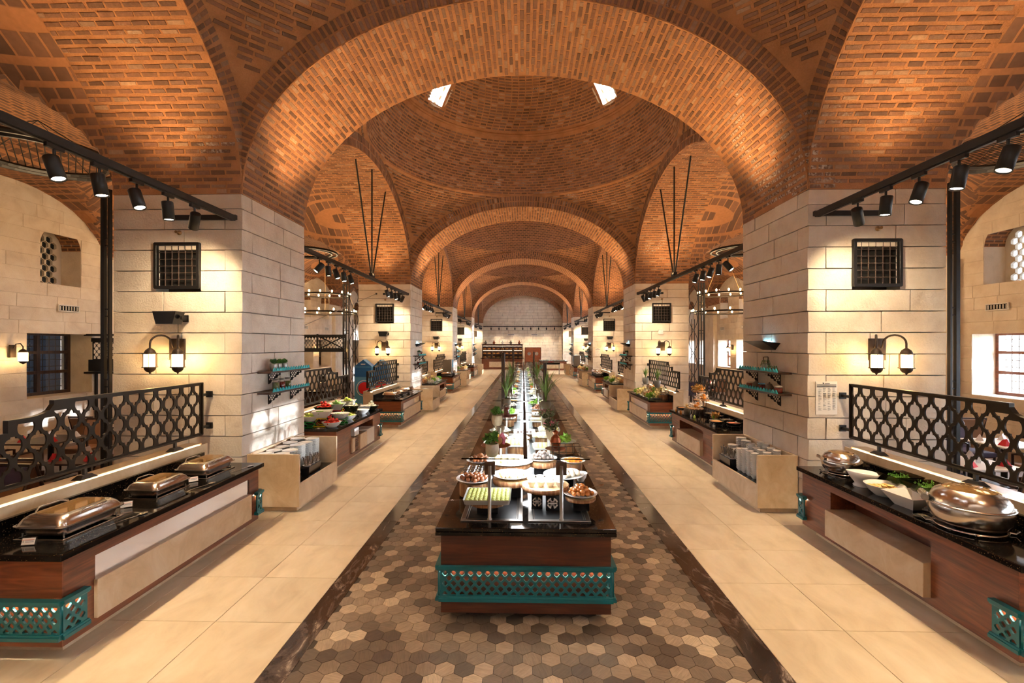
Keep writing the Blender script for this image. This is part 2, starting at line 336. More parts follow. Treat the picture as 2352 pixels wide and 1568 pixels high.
food('chocolate', (62, 36, 26), .3); food('fig', (120, 104, 98), .6); food('custard', (206, 222, 170), .3, var=.05); food('orange_fruit', (226, 142, 40), .4); food('tomato', (194, 46, 30), .2); food('onion', (226, 226, 206), .25); food('cucumber', (150, 190, 96), .4); food('pepper', (190, 208, 90), .3); food('lettuce', (128, 176, 52), .5, var=.4); food('cheese', (240, 222, 150), .5); food('bread', (196, 132, 66), .7); food('toast', (222, 178, 104), .7); food('herb', (92, 142, 44), .6, var=.4); food('meat', (168, 84, 48), .5); food('straw', (206, 160, 88), .9); food('salad_dark', (58, 46, 22), .4, var=.5); food('shell', (210, 160, 110), .5)
plain('paint_yellow', (222, 190, 24), .3); plain('paint_red', (188, 24, 26), .3); plain('paint_green', (28, 140, 52), .3)
plain('print_blue', (30, 98, 156), .4, var=.1); plain('print_lightblue', (92, 160, 200), .4, var=.1); plain('print_red', (212, 34, 36), .4)
plain('tin', (150, 146, 140), .35, .8, var=.15, scale=14); plain('jam', (128, 34, 26), .2, var=.3, scale=50); plain('pickle', (96, 104, 40), .3, var=.4, scale=70); plain('stoneware', (92, 80, 64), .6, var=.3, scale=40); plain('vase_carved', (196, 184, 162), .7, var=.2, scale=50, bmp=.5, bscale=50)
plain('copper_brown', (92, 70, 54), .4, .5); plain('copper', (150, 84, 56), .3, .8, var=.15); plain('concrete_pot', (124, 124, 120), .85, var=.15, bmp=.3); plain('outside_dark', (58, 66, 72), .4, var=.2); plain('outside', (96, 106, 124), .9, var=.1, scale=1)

m = bpy.data.materials.new('sun_diffuser'); m.use_nodes = True; nt = m.node_tree; MAT['sun_diffuser'] = m; nt.nodes.remove(nt.nodes['Principled BSDF'])
t = nd(nt, 'ShaderNodeBsdfTranslucent', {0: (.2, .205, .215, 1)}); nt.links.new(t.outputs[0], nt.nodes['Material Output'].inputs[0])  # translucent sheet added to keep direct sun out of the upper windows
# ---------------------------------------------------------------- setting
BRK = unit_piece('brick', 'brick', .05, .16, .035, 8); BLK = unit_piece('stone_block', 'stone', .012, .03, .006, 6)
TIL = unit_piece('tile', 'tile_beige', .004, .004, 0, 1); SLB = unit_piece('border_tile', 'marble_dark', .004, .008, 0, 1)
V = Vector
# ---- floors
fl = MB(); fl.span((-XW-1.2, -5, -.3), (XW+1.2, YEND+1, -.012)); fl = struct(fl.build('floor', 'grout_beige'))
T = .79; X0L, X0R = -1.955, 2.05; smp = []
for side in (-1, 1):
    for i in range(4):
        xa = (X0L if side < 0 else X0R)+side*(i+.5)*T
        for j in range(-4, 55):
            yc = 4.085+(j+.5)*T
            if yc > YEND: continue
            smp.append((V((xa, yc, -.006)), V((T-.005, 0, 0)), V((0, T-.005, 0)), V((0, 0, .006))))
pieces('tile', TIL, smp, fl, 'tile_beige')
dn = MB()
for s in (-1, 1): dn.span((s*5.15, -5, -.01), (s*XW, YEND, 0))
struct(dn.build('floor_dining', 'floor_wood'))
hb = MB(); hb.span((-1.74, -5, -.012), (1.80, 44.6, -.004)); hb = struct(hb.build('floor_center', 'grout'))
hw = .15; hexu = []
for i in range(3):
    b = MB(); lo = [(math.cos(PI/6+PI/3*k)/math.sqrt(3), math.sin(PI/6+PI/3*k)/math.sqrt(3)) for k in range(6)]
    b.add([(x, y, -1) for x, y in lo]+[(x*.985, y*.985, 1) for x, y in lo], [(6, 7, 8, 9, 10, 11)]+[(k, (k+1) % 6, 6+(k+1) % 6, 6+k) for k in range(6)]); hexu.append(b.mesh('hexagon_tile', 'tile_hexagon'))
smp = []
for j in range(-6, 322):
    yc = 2.75+j*hw*.866
    for i in range(-12, 13):
        xc_ = .03+(i+(.5 if j % 2 else 0))*hw
        if xc_ < -1.74+.03 or xc_ > 1.80-.03 or (yc > 4.6 and abs(xc_-.055) < .55 and yc < 29): continue
        smp.append((V((xc_, yc, -.003)), V((hw-.003, 0, 0)), V((0, hw-.003, 0)), V((0, 0, .004))))
pieces('hexagon_tile', hexu, smp, hb, 'tile_hexagon')
for n, (xa, xb) in enumerate(((-1.955, -1.735), (1.80, 2.05))):
    t = MB(); t.span((xa, -5, -.02), (xb, 44.8, -.004)); t = struct(t.build('trim_%d' % (n+1), 'grout')); smp = []
    for j in range(-5, 53): smp.append((V(((xa+xb)/2, 4.1+(j+.5)*.79, -.002)), V((xb-xa-.004, 0, 0)), V((0, .786, 0)), V((0, 0, .004))))
    pieces('border_tile', SLB, smp, t, 'marble_dark')
# ---- pillars of coursed stone
CZ = [0]+[.238+.304*i for i in range(14)]+[4.49, ZS]
def cut(a, b, holes, z0, z1):
    iv = [(a, b)]
    for (h0, h1, hz0, hz1) in holes:
        if hz0 < (z0+z1)/2 < hz1:
            out = []
            for p, q in iv:
                if h1 <= p or h0 >= q: out.append((p, q)); continue
                if h0 > p+.05: out.append((p, h0))
                if h1 < q-.05: out.append((h1, q))
            iv = out
    return iv
def course(a, b, holes, z0, z1, rnd, lo=.55, hi=1.25):
    out = []
    for p, q in cut(a, b, holes, z0, z1):
        x = p
        while x < q-.01:
            w = rnd.uniform(lo, hi)
            if q-(x+w) < lo*.7: w = q-x
            w = min(w, q-x); out.append((x, x+w)); x += w
    return out
def block(par, u0, u1, z0, z1, plane, at, out, depth, g=.005):
    j = RND.uniform(-.004, .004); c = (u0+u1)/2; zz = (z0+z1)/2; L = u1-u0-g; H = z1-z0-g; d = depth/2; n = out
    if plane == 'y': P = V((c, at-n*(-1)*0, zz)); Xv = V((L if n < 0 else -L, 0, 0)); Yv = V((0, 0, H)); Zv = V((0, n*d, 0)); P = V((c, at-n*(d-j), zz))
    else: Xv = V((0, L if n > 0 else -L, 0)); Yv = V((0, 0, H)); Zv = V((n*d, 0, 0)); P = V((at-n*(d-j), c, zz))
    link('stone_block', RND.choice(BLK), par, axes(P, Xv, Yv, Zv))
PIL = {}
for k in range(0, 6):
    for s in (-1, 1):
        ya, yb = py(k), py(k)+PW
        if k == 5: yb = ya+.5
        b = MB(); x0, x1 = s*(A+.24), s*AO; b.span((x0, ya+(.24 if k else 0), 0), (x1, yb, ZS-.002)); b.span((s*(A+.02), ya+.02, ZS), (s*AO, yb-.02, ZS+4.4))
        o = struct(b.build('pillar', 'stone' if k == 0 else 'joint')); PIL[k, s] = o
        if k == 0: continue
        gx = s*5.04; rnd = random.Random(40+k*2+s)
        for i in range(len(CZ)-1):
            z0, z1 = CZ[i], CZ[i+1]; e = i % 2
            xa, xb = (A, AO) if e else (A+.25, AO)
            if s < 0: xa, xb = -xb, -xa
            for u in course(xa, xb, [(gx-.33, gx+.33, 3.33, 3.98)], z0, z1, rnd): block(o, *u, z0, z1, 'y', ya, -1, .25)
            for u in course(ya+.25 if e else ya, yb, [], z0, z1, rnd): block(o, *u, z0, z1, 'x', s*A, -s, .25)
# ---- brick vaults
def arc_table(a, r, n=160):
    pts = [(-a*math.cos(PI*i/n), r*math.sin(PI*i/n)) for i in range(n+1)]; s = [0]
    for i in range(n): s.append(s[-1]+math.hypot(pts[i+1][0]-pts[i][0], pts[i+1][1]-pts[i][1]))
    return pts, s
def arc_at(tab, d):
    pts, s = tab; lo, hi = 0, len(s)-1
    while hi-lo > 1:
        m = (lo+hi)//2
        if s[m] <= d: lo = m
        else: hi = m
    t = (d-s[lo])/max(1e-9, s[hi]-s[lo]); p, q = pts[lo], pts[hi]; dx, dz = q[0]-p[0], q[1]-p[1]; l = math.hypot(dx, dz)
    return (p[0]+dx*t, p[1]+dz*t), (dx/l, dz/l), (dz/l, -dx/l)   # point, tangent, normal towards the opening
BL, BH, GL, GH = .2, .053, .027, .044
def arch(name, axis, c, a, rise, zs, w0, w1, t, bricks=(0, 0, 0), keep=None, limit=300, seg=40):
    """elliptical arch; bricks flags: soffit, face at w0, face at w1"""
    F = (lambda u, z, w: V((c+u, w, z))) if axis == 'x' else (lambda u, z, w: V((w, c+u, z)))
    b = MB(); tab = arc_table(a, rise); tot = tab[1][-1]
    ang = [PI*i/seg for i in range(seg+1)]; I = [(-a*math.cos(q), zs+rise*math.sin(q)) for q in ang]; tt = t+.004; E = [(-(a+tt)*math.cos(q), zs+(rise+tt)*math.sin(q)) for q in ang]; sl = [tot*i/seg for i in range(seg+1)]
    for i in range(seg):
        b.face([F(*I[i], w0), F(*I[i+1], w0), F(*I[i+1], w1), F(*I[i], w1)], True, [(0, sl[i]), (0, sl[i+1]), (w1-w0, sl[i+1]), (w1-w0, sl[i])])
        for w in (w0, w1): b.face([F(*I[i], w), F(*I[i+1], w), F(*E[i+1], w), F(*E[i], w)], False, [(0, sl[i]), (0, sl[i+1]), (t, sl[i+1]), (t, sl[i])])
        b.face([F(*E[i], w0), F(*E[i+1], w0), F(*E[i+1], w1), F(*E[i], w1)])
    o = struct(b.build(name, 'mortar' if any(bricks) else 'brickwork')); smp = []
    def put(P, X, Y, Z):
        if keep is None or keep(P): smp.append((P, X*(1+RND.uniform(-.06, .06)), Y*(1+RND.uniform(-.12, .12)), Z))
    O = F(0, 0, 0)
    if bricks[0]:
        d = .05; r = 0
        while d < tot-.03:
            (u, z), (tu, tz), (nu, nz) = arc_at(tab, d); N = (F(nu, nz, 0)-O); Tn = (F(tu, tz, 0)-O); Wd = F(0, 0, 1)-O; x = w0+.02+(BL/2 if r % 2 else 0)+RND.uniform(-.02, .02)
            if r % 2: put(F(u, zs+z, w0+BL/4+.01), Wd*(BL/2-.02), Tn*BH, N*.009)
            while x+BL*.5 < w1-.02:
                L = min(BL, w1-.015-x); put(F(u, zs+z, x+L/2), Wd*L, Tn*BH*RND.uniform(.88, 1.1), N*RND.uniform(.005, .012)); x += BL+GL
            d += BH+GH; r += 1
    for fl_, w, sg in ((bricks[1], w0, -1), (bricks[2], w1, 1)):
        if not fl_: continue
        N = (F(0, 0, sg)-O); d = .04; r = 0
        while d < tot:
            (u, z), (tu, tz), (nu, nz) = arc_at(tab, d); Rd = -(F(nu, nz, 0)-O); Tn = F(tu, tz, 0)-O; h = t/2-.02
            for q in (0, 1): put(F(u, zs+z, w)+Rd*(.012+h/2+q*(t/2)), Rd*h*RND.uniform(.85, 1), Tn*BH*1.05, N*RND.uniform(.004, .012))
            d += BH+GH*.8; r += 1
    if smp: pieces('brick', BRK, smp, o, 'brick', limit)
    return o
def dome(k, bricks, keep=None, limit=300):
    yc = bc(k); b = MB(); Rr = A; seg = 72; e_ = lambda z: min(A, (A+RT)*math.sqrt(max(0, 1-((z-ZS)/(RISE+RT))**2)))
    q = A/(A+RT); zt = ZS+(RISE+RT)*math.sqrt(1-q*q); nz = 20; smp = []
    def put(P, X, Y, Z):
        if keep is None or keep(P): smp.append((P, X*RND.uniform(.9, 1.05), Y*RND.uniform(.88, 1.1), Z))
    wins = [.62, PI-.62, PI+.62, -.62]
    def isw(az, el): return .58 < el < .78 and any(abs((az-w+PI) % (2*PI)-PI) < .115 for w in wins)
    th0 = math.acos(q); ths = [th0]+[PI*i/40 for i in range(21) if PI*i/40 > th0+.01]; nz = len(ths)-1; prof = [ZS+(RISE+RT)*math.sin(h_) for h_ in ths]
    for qd in range(4):
        rows = []
        for z in prof:
            e = e_(z); r = math.hypot(A, e); f0 = math.atan2(e, A); row = []
            for j in range(19):
                f = f0+(PI/2-2*f0)*j/18; row.append((f+qd*PI/2, r, z))
            rows.append(row)
        for i in range(nz):
            for j in range(18):
                P = [rows[i][j], rows[i][j+1], rows[i+1][j+1], rows[i+1][j]]
                b.face([(r*math.cos(f), yc+r*math.sin(f), z) for f, r, z in P], True, [(f*A, z*1.2) for f, r, z in P])
        if bricks:
            z = zt+.1; rr = 0
            while z < ZD-.03:
                e = e_(z); r = math.hypot(A, e); f0 = math.atan2(e, A); dz = .02; r2 = math.hypot(A, e_(z+dz)); sl = math.hypot(r2-r, dz); f = f0+.03+(.03 if rr % 2 else 0)
                while f < PI/2-f0-.02:
                    aa = f+qd*PI/2; Rv = V((math.cos(aa), math.sin(aa), 0)); Tv = V((-math.sin(aa), math.cos(aa), 0)); Uv = (Rv*(r2-r)+V((0, 0, dz)))/sl; Nv = Tv.cross(Uv)
                    if Nv.dot(Rv) > 0: Nv = -Nv
                    put(V((0, yc, z))+Rv*r, Tv*BL, Uv*BH, Nv*.014); f += (BL+GL)/r
                z += (BH+GH)*dz/sl; rr += 1
    el = [PI/2*i/16 for i in range(17)]
    for i in range(16):
        for j in range(seg):
            a0, a1 = 2*PI*j/seg, 2*PI*(j+1)/seg
            if isw((a0+a1)/2, (el[i]+el[i+1])/2): continue
            pt = lambda a, e: (Rr*math.cos(e)*math.cos(a), yc+Rr*math.cos(e)*math.sin(a), ZD+Rr*math.sin(e))
            b.face([pt(a0, el[i]), pt(a1, el[i]), pt(a1, el[i+1]), pt(a0, el[i+1])], True, [(a0*Rr, el[i]*Rr), (a1*Rr, el[i]*Rr), (a1*Rr, el[i+1]*Rr), (a0*Rr, el[i+1]*Rr)])
    o = struct(b.build('brick_dome', 'mortar' if bricks else 'brickwork'))
    if bricks:
        e = .02; rr = 0
        while e < 1.45:
            if not .47 < e < .53:
                r = Rr*math.cos(e); a = (.5 if rr % 2 else 0)*(BL+GL)/r
                while a < 2*PI-.02:
                    if not isw(a, e):
                        Rv = V((math.cos(a), math.sin(a), 0)); Tv = V((-math.sin(a), math.cos(a), 0)); Nv = -(Rv*math.cos(e)+V((0, 0, math.sin(e)))); Uv = Rv*-math.sin(e)+V((0, 0, math.cos(e)))
                        put(V((0, yc, ZD))-Nv*Rr, Tv*BL, Uv*BH, Nv*.013)
                    a += (BL+GL)/r
            e += (BH+GH*.9)/Rr; rr += 1
        pieces('brick', BRK, smp, o, 'brick', limit)
        m = MB(); pr = []
        for i in range(49): a = 2*PI*i/48; pr.append((math.cos(a)*(Rr*math.cos(.5)-.0), yc+math.sin(a)*(Rr*math.cos(.5)), ZD+Rr*math.sin(.5)))
        m.tube(pr[:-1], .045, 6, closed=True); m.build('dome_moulding', 'mortar', o)
    for w in wins:                                           # four small lights high in the dome
        e = .68; Rv = V((math.cos(w), math.sin(w), 0)); Tv = V((-math.sin(w), math.cos(w), 0)); Nv = -(Rv*math.cos(e)+V((0, 0, math.sin(e)))); Uv = Rv*-math.sin(e)+V((0, 0, math.cos(e))); P = V((0, yc, ZD))-Nv*(Rr+.22)
        fr = MB(); hx, hz = .36, .42
        for sx in (-1, 1): fr.box((sx*hx, 0, 0), (.05, .5, hz*2+.05)); fr.box((0, 0, sx*hz), (hx*2+.05, .5, .05))
        link('window_frame', fr.mesh('window_frame', 'plaster'), o, axes(P, Tv, Nv, Uv))
        if k in (0, 1):
            hs = hole_grid(hex_hole(.15, .17), .17, .29, -.34, .34, -.4, .4, .05, .1, mina=.3)
            link('window_lattice', panel_mesh('window_lattice', 'plaster', [(-.36, -.42), (.36, -.42), (.36, .42), (-.36, .42)], hs, .04), o, axes(P-Nv*.1, Tv, Nv, Uv))
    return o
vis = lambda P: P.y > 1.2
for k in range(0, 6):
    near = k in (1, 2); w1 = py(k)+(PW if k < 5 else .5)
    arch('brick_arch', 'x', 0, A, RISE, ZS, py(k), w1, RT, (near, near, k == 1), None, 300 if k < 3 else 0)
for k in range(0, 5):
    near = k in (0, 1)
    for s in (-1, 1):
        w = sorted((s*A, s*AO))
        arch('brick_arch', 'y', bc(k), (BAY-PW)/2, RISE, ZS, w[0], w[1], RT, (near, near, near), vis if k == 0 else None)
    dome(k, k in (0, 1), (lambda P: P.y > 1.2 and P.z < 9.6) if k == 0 else (lambda P: P.y > bc(1)-1.5))
# ---- side aisles: vault, cross arches, outer walls with windows
LC0, LSP = 9.97, BAY/2                                        # lunette centres
def lun(y): d = ((y-LC0+LSP/2) % LSP)-LSP/2; return ZS+1.5*math.sqrt(max(0, 1-(d/2.28)**2))
for s in (-1, 1):
    for k in range(0, 5):
        b = MB(); n, m = 40, 40; ya, yb = py(k)+PW, py(k+1); half = (BAY-PW)/2; ce = bc(k)
        def zz(y, q):
            big = RISE*math.sqrt(max(0, 1-((y-ce)/half)**2))*math.sqrt(max(0, 1-q*q)); return max(ZS+big, lun(y) if q > .12 else 0, ZS+1.75*math.sqrt(max(0, 1-(2*q-1)**2)))
        for i in range(n):
            for j in range(m):
                y0, y1 = ce-half*math.cos(PI*i/n), ce-half*math.cos(PI*(i+1)/n); q0, q1 = .5-.5*math.cos(PI*j/m), .5-.5*math.cos(PI*(j+1)/m); X = lambda q: s*(AO+(XW-AO)*q)
                P = [(X(q0), y0, zz(y0, q0)), (X(q1), y0, zz(y0, q1)), (X(q1), y1, zz(y1, q1)), (X(q0), y1, zz(y1, q0))]
                nn = cross(V(P[2])-V(P[0]), V(P[3])-V(P[1])); b.face(P, True, [(p[1], p[2]*1.1+abs(p[0])*.7) for p in P] if abs(nn.x) > abs(nn.y) else [(abs(p[0]), p[2]*1.1+p[1]*.7) for p in P])
        struct(b.build('side_vault', 'brickwork'))
        arch('side_arch', 'x', s*(AO+XW)/2, (XW-AO)/2, 1.75, ZS, py(k), py(k)+PW, .3)
        b = MB(); xa, xb = sorted((s*AO, s*XW)); b.span((xa, py(k), ZS+1.9), (xb, py(k)+PW, ZS+4)); struct(b.build('vault_fill', 'joint'))
        for yy in (py(k)+PW/2-.6, bc(k)-.45):
            pl = MB(); xx = sorted((s*XW, s*(XW-.22))); pl.span((xx[0], yy, 0), (xx[1], yy+(1.2 if yy < py(k)+PW else .7), ZS)); struct(pl.build('pilaster', 'stone'))
WINS = [LC0+LSP*i+d for i in range(-2, 8) for d in (-1.15, 1.15)]
WL0, WL1, WU0, WU1 = 1.24, 2.8, 3.87, 5.1
for s, nm in ((-1, 'wall_left'), (1, 'wall_right')):
    b = MB(); xa, xb = s*XW, s*(XW+.85); ye0, ye1 = -5, YEND+1
    b.span((xa, ye0, 0), (xb, ye1, WL0)); b.span((xa, ye0, WL1), (xb, ye1, WU0)); b.span((xa, ye0, WU1+.32), (xb, ye1, ZS+3))
    edges = [ye0]
    for w in WINS: edges += [w-.8, w+.8]
    edges.append(ye1)
    for i in range(0, len(edges), 2): b.span((xa, edges[i], WL0), (xb, edges[i+1], WL1))
    edges = [ye0]
    for w in WINS: edges += [w-.5, w+.5]
    edges.append(ye1)
    for i in range(0, len(edges), 2): b.span((xa, edges[i], WU0), (xb, edges[i+1], WU1+.32))
    for w in WINS:                                            # arched heads of the upper windows
        for sg in (-1, 1):
            prev = None
            for i in range(9):
                an = PI/2*i/8; u, z = .5*math.cos(an), WU1-.2+.5*math.sin(an)
                if prev: b.prism([(sg*prev[0], prev[1]), (sg*u, z), (sg*u, WU1+.32), (sg*prev[0], WU1+.32)], lambda p, q, t: (t, w+p, q), xa, xb)
                prev = (u, z)
    wo = struct(b.build(nm, 'stone')); rnd = random.Random(5+s)
    holes = []
    for w in WINS: holes += [(w-.8, w+.8, WL0, WL1), (w-.5, w+.5, WU0, WU1+.12)]
    for i in range(22):
        z0, z1 = .02+.304*i, .02+.304*(i+1)
        for u in course(8.2, 30, holes, z0, z1, rnd, .5, 1.3):
            c = (u[0]+u[1])/2
            if in_view((s*XW, c, (z0+z1)/2), 1.1) and z0 < lun(c)+.1: block(wo, *u, z0, z1, 'x', s*(XW-.012), -s, .03)
# windows
def win_low(y, s, n):
    o = struct(link('window_%d' % n, None)); o.location = (s*(XW+.62), y, WL0)
    f = MB(); H = WL1-WL0
    for u in (-.8, -.02, .8): f.box((0, u-math.copysign(.04, u) if abs(u) > .1 else 0, H/2), (.09, .08, H))
    for z in (.04, H*.36, H*.68, H-.04): f.box((0, 0, z), (.085, 1.6, .075))
    f.build('window_frame', 'wood_dark' if s < 0 else 'walnut', o)
    p = MB(); p.box((0, 0, H/2), (.008, 1.5, H-.1)); p.build('pane', 'glass_window', o)
    g = MB()
    for i in range(1, 10): g.cyl((s*.2, -.8+i*.16, 0), (s*.2, -.8+i*.16, H), .011, n=5)
    for i in range(1, 9): g.cyl((s*.2, -.8, i*H/9), (s*.2, .8, i*H/9), .011, n=5)
    g.build('window_bars', 'iron', o)
def lat_up(mat):
    out = [(-.5, 0), (.5, 0)]+[(.5*math.cos(PI*i/14), WU1-.2-WU0+.5*math.sin(PI*i/14)) for i in range(0, 15)]
    hs = []
    for p in hole_grid(hex_hole(.165, .19), .2, .29, -.47, .47, .03, 1.6, .07, .08, mina=.3):
        if all(abs(u) < .46 and (v < WU1-.2-WU0 or math.hypot(u, v-(WU1-.2-WU0)) < .47) for u, v in p): hs.append(p)
    return panel_mesh('window_lattice', mat, out, hs, .07)
LATU = lat_up('plaster'); n = 1
for s in (-1, 1):
    for w in WINS:
        if w < -4 or w > 34: continue
        win_low(w, s, n); n += 1
        o = struct(link('window_%d' % n, None)); n += 1; o.location = (s*(XW+.55), w, WU0); l = link('window_lattice', LATU, o); l.rotation_euler = (0, 0, PI/2)
        pn = MB(); pn.box((s*.08, 0, .8), (.01, 1.0, 1.6)); pn.build('pane', 'sun_diffuser' if s > 0 else 'outside_dark', o)  # left panes are opaque, the dim outside is painted into their colour
        sf = MB()
        for i in range(10):
            a0, a1 = PI*i/10, PI*(i+1)/10; q = lambda a, t: (t, w+.498*math.cos(a), WU1-.2+.498*math.sin(a))
            sf.face([q(a0, s*XW), q(a1, s*XW), q(a1, s*(XW+.5)), q(a0, s*(XW+.5))], True, [(0, a0*.5), (0, a1*.5), (.5, a1*.5), (.5, a0*.5)])
        if in_view((s*XW, w, 4.5), 1.1): struct(sf.build('trim_%d' % (n+10), 'brickwork'))
for w in WINS:                                                # daylight guides in the bright windows
    if -4 < w < 34:
        for zc, hz, wy in (((WL0+WL1)/2, WL1-WL0, 1.6), ((WU0+WU1)/2, WU1-WU0, 1.0)):
            pl = lamp('window_portal', 'AREA', (XW+.84, w, zc), 1, (1, 1, 1), shape='RECTANGLE', size=wy, size_y=hz, aim=(0, w, zc)); pl.data.cycles.is_portal = True; pl.parent = bpy.data.objects['wall_right']
ex = MB(); ex.span((-15.2, -6, -.3), (-15, YEND, 7)); ex.span((-15.2, -6, 6.6), (-12.2, YEND, 7)); struct(ex.build('sky_blocker', 'outside'))  # added wall and roof slab that block sky light from the left windows
ex = MB(); ex.span((-15, -6, -.3), (-12.26, YEND, -.05)); ex.span((12.26, -6, -.3), (40, YEND, -.05)); struct(ex.build('ground', 'plaster'))
# added wall behind the viewer, keeps sky light out of the hall
b = MB(); b.span((-XW, -4.4, 0), (XW, -4.0, 13)); struct(b.build('added_back_wall', 'stone'))
# end wall
ew = MB(); ew.span((-XW, YEND+.5, 0), (XW, YEND+.9, 9)); ew = struct(ew.build('wall_end', 'joint')); rnd = random.Random(3); smp = []
for i in range(25):
    z0, z1 = .304*i, .304*(i+1)
    for u0, u1 in course(-4.1, 4.1, [(.25, 1.86, 0, 2.2)], z0, z1, rnd):
        smp.append((V(((u0+u1)/2, YEND+.5, (z0+z1)/2)), V((u1-u0-.012, 0, 0)), V((0, 0, z1-z0-.012)), V((0, -.02, 0))))
pieces('stone_block', BLK, smp, ew, 'stone')
# ---------------------------------------------------------------- buffet counters along the pillars
CT = .855; DF = {-1: 3.57, 1: 3.73}; SIDE = {-1: 'left', 1: 'right'}
PLACE = {1: 'first', 2: 'second', 3: 'third', 4: 'fourth'}
def teal_panel(name, par, L, H, m, ret=True):
    """pierced teal sheet of length L (local x), flanges top and bottom, lit from inside"""
    g = link(name, None, par, m); key = (round(L, 2), round(H, 2))
    if key not in TEAL:
        hs = hole_grid(quat_hole(.05, .052), .0775, .094, .012, L-.012, .035, H-.035, .03, .01, mina=.25)
        a = panel_mesh('lattice', 'teal', [(0, .02), (L, .02), (L, H-.02), (0, H-.02)], hs, .016)
        fp = [(-.03, -.014), (.026, -.014), (.026, .014), (.02, .03), (-.018, .03), (-.022, .016), (-.03, .014)]; fl_ = []
        for up in (0, 1):
            b = MB(); b.prism([(p, (H-q if up else q)) for p, q in fp], lambda p, q, t: (t, p, q), -.012, L+.012); fl_.append(b.mesh('flange', 'teal'))
        c = MB(); c.span((.02, .010, H-.036), (L-.02, .016, H-.018)); TEAL[key] = (a, fl_[0], fl_[1], c.mesh('light_strip', 'led_band'))
    for n, me in zip(('lattice', 'flange', 'flange', 'light_strip'), TEAL[key]): link(n, me, g)
    return g
TEAL = {}
ORD = 'first second third fourth fifth sixth seventh eighth ninth tenth eleventh twelfth thirteenth'.split()
def counter(s, ya, yb, kind, lab, near_teal, far_teal):
    d0 = DF[s]; df = d0+.05; db = 4.44; sp = lambda b, a, c, e, f, z0, z1, **k: b.span((s*a, e, z0), (s*c, f, z1), **k)
    o = thing('buffet_counter', lab[0], 'counter', group='buffet counters beside the pillars'); ye0, ye1 = ya+.07, yb-.07
    b = MB(); sp(b, df+.11, db, ye0+.1, ye1-.1, 0, .1); b.build('plinth', 'travertine', o)
    n0, n1 = (ye0+.27, ye1-.2) if kind == 'mirror' else (ye0+.75, ye1-.55)
    b = MB(); sp(b, df+.3, db, ye0, ye1, .1, .8); sp(b, df, df+.3, ye0, n0, .1, .8); sp(b, df, df+.3, n1, ye1, .1, .8); sp(b, df, df+.3, n0, n1, .1, .17); sp(b, df, df+.3, n0, n1, .70, .8); b.build('body', 'walnut', o)
    for y0_, y1_ in ((ye0-.012, ye0-.001), (ye1+.001, ye1+.012)): b = MB(); sp(b, df, db, y0_, y1_, .1, .8); b.build('end_panel', 'walnut_end', o)
    if kind == 'mirror':
        b = MB(); sp(b, df+.012, df+.03, n0, n1, .5, .70); b.build('mirror_panel', 'mirror_panel', o)
        b = MB(); sp(b, df-.03, df+.3, n0-.01, n1+.01, .17, .5, ch=.004); b.build('stone_panel', 'travertine', o)
    elif kind == 'niche':
        b = MB(); sp(b, df-.07, df+.29, n0, n1, .17, .49, ch=.004); b.build('stone_panel', 'travertine', o)
    else:
        q = (n1-n0)/3; fr = [(n0, n0+q*.35, .2, .5), (n0+q*1.0, n0+q*1.9, .17, .5), (n0+q*1.95, n1, .17, .52)]
        for i, f in enumerate(fr): b = MB(); sp(b, df-.035, df+.28, f[0], f[1], f[2], f[3], ch=.003); b.build('stone_panel', ('travertine', 'travertine', 'plaster')[i], o)
        b = MB(); sp(b, df-.02, df+.2, n0+q*.35, n0+q*.9, .52, .68, ch=.003); b.build('white_drawer', 'white_plastic', o)
        for i in range(9): b = MB(); sp(b, df-.004, df+.02, n0+q*.38, n0+q*.95, .2+i*.032, .218+i*.032); b.build('slat', 'walnut', o)
    W = db-df
    if near_teal: teal_panel('teal_panel', o, W+.035, .28, axes(V((s*(df-.035), ya+.012, .2)), V((s, 0, 0)), V((0, 1, 0)), V((0, 0, 1))))
    if near_teal: teal_panel('teal_panel', o, .2, .28, axes(V((s*(df-.035), ya+.026, .2)), V((0, 1, 0)), V((s, 0, 0)), V((0, 0, 1))))
    if far_teal:
        teal_panel('teal_panel', o, W, .28, axes(V((s*df, yb-.03, .2)), V((s, 0, 0)), V((0, -1, 0)), V((0, 0, 1))))
        teal_panel('teal_panel', o, .12, .28, axes(V((s*(df-.035), yb-.04, .2)), V((0, -1, 0)), V((s, 0, 0)), V((0, 0, 1))))
    w = thing('granite_worktop', lab[1], 'worktop', group='granite worktops on the buffet counters')
    b = MB(); sp(b, d0, db, ya, yb, .8, CT, ch=.006); b.build('slab', 'granite', w); b = MB(); sp(b, 4.40, db, ya+.02, yb-.02, CT, 1.0); b.build('splash', 'granite', w)
    l = thing('stone_ledge', lab[2], 'ledge', group='stone ledges behind the buffet counters')
    b = MB(); sp(b, db+.003, 4.74, ya, yb+.1, 0, 1.07); sp(b, db+.003, 4.46, ya, yb+.1, 1.07, 1.1); sp(b, 4.53, 4.74, ya, yb+.1, 1.07, 1.1); b.build('ledge_wall', 'travertine', l)
    b = MB(); sp(b, 4.465, 4.525, ya+.02, yb+.06, 1.071, 1.083); b.build('light_strip', 'led_warm', l)
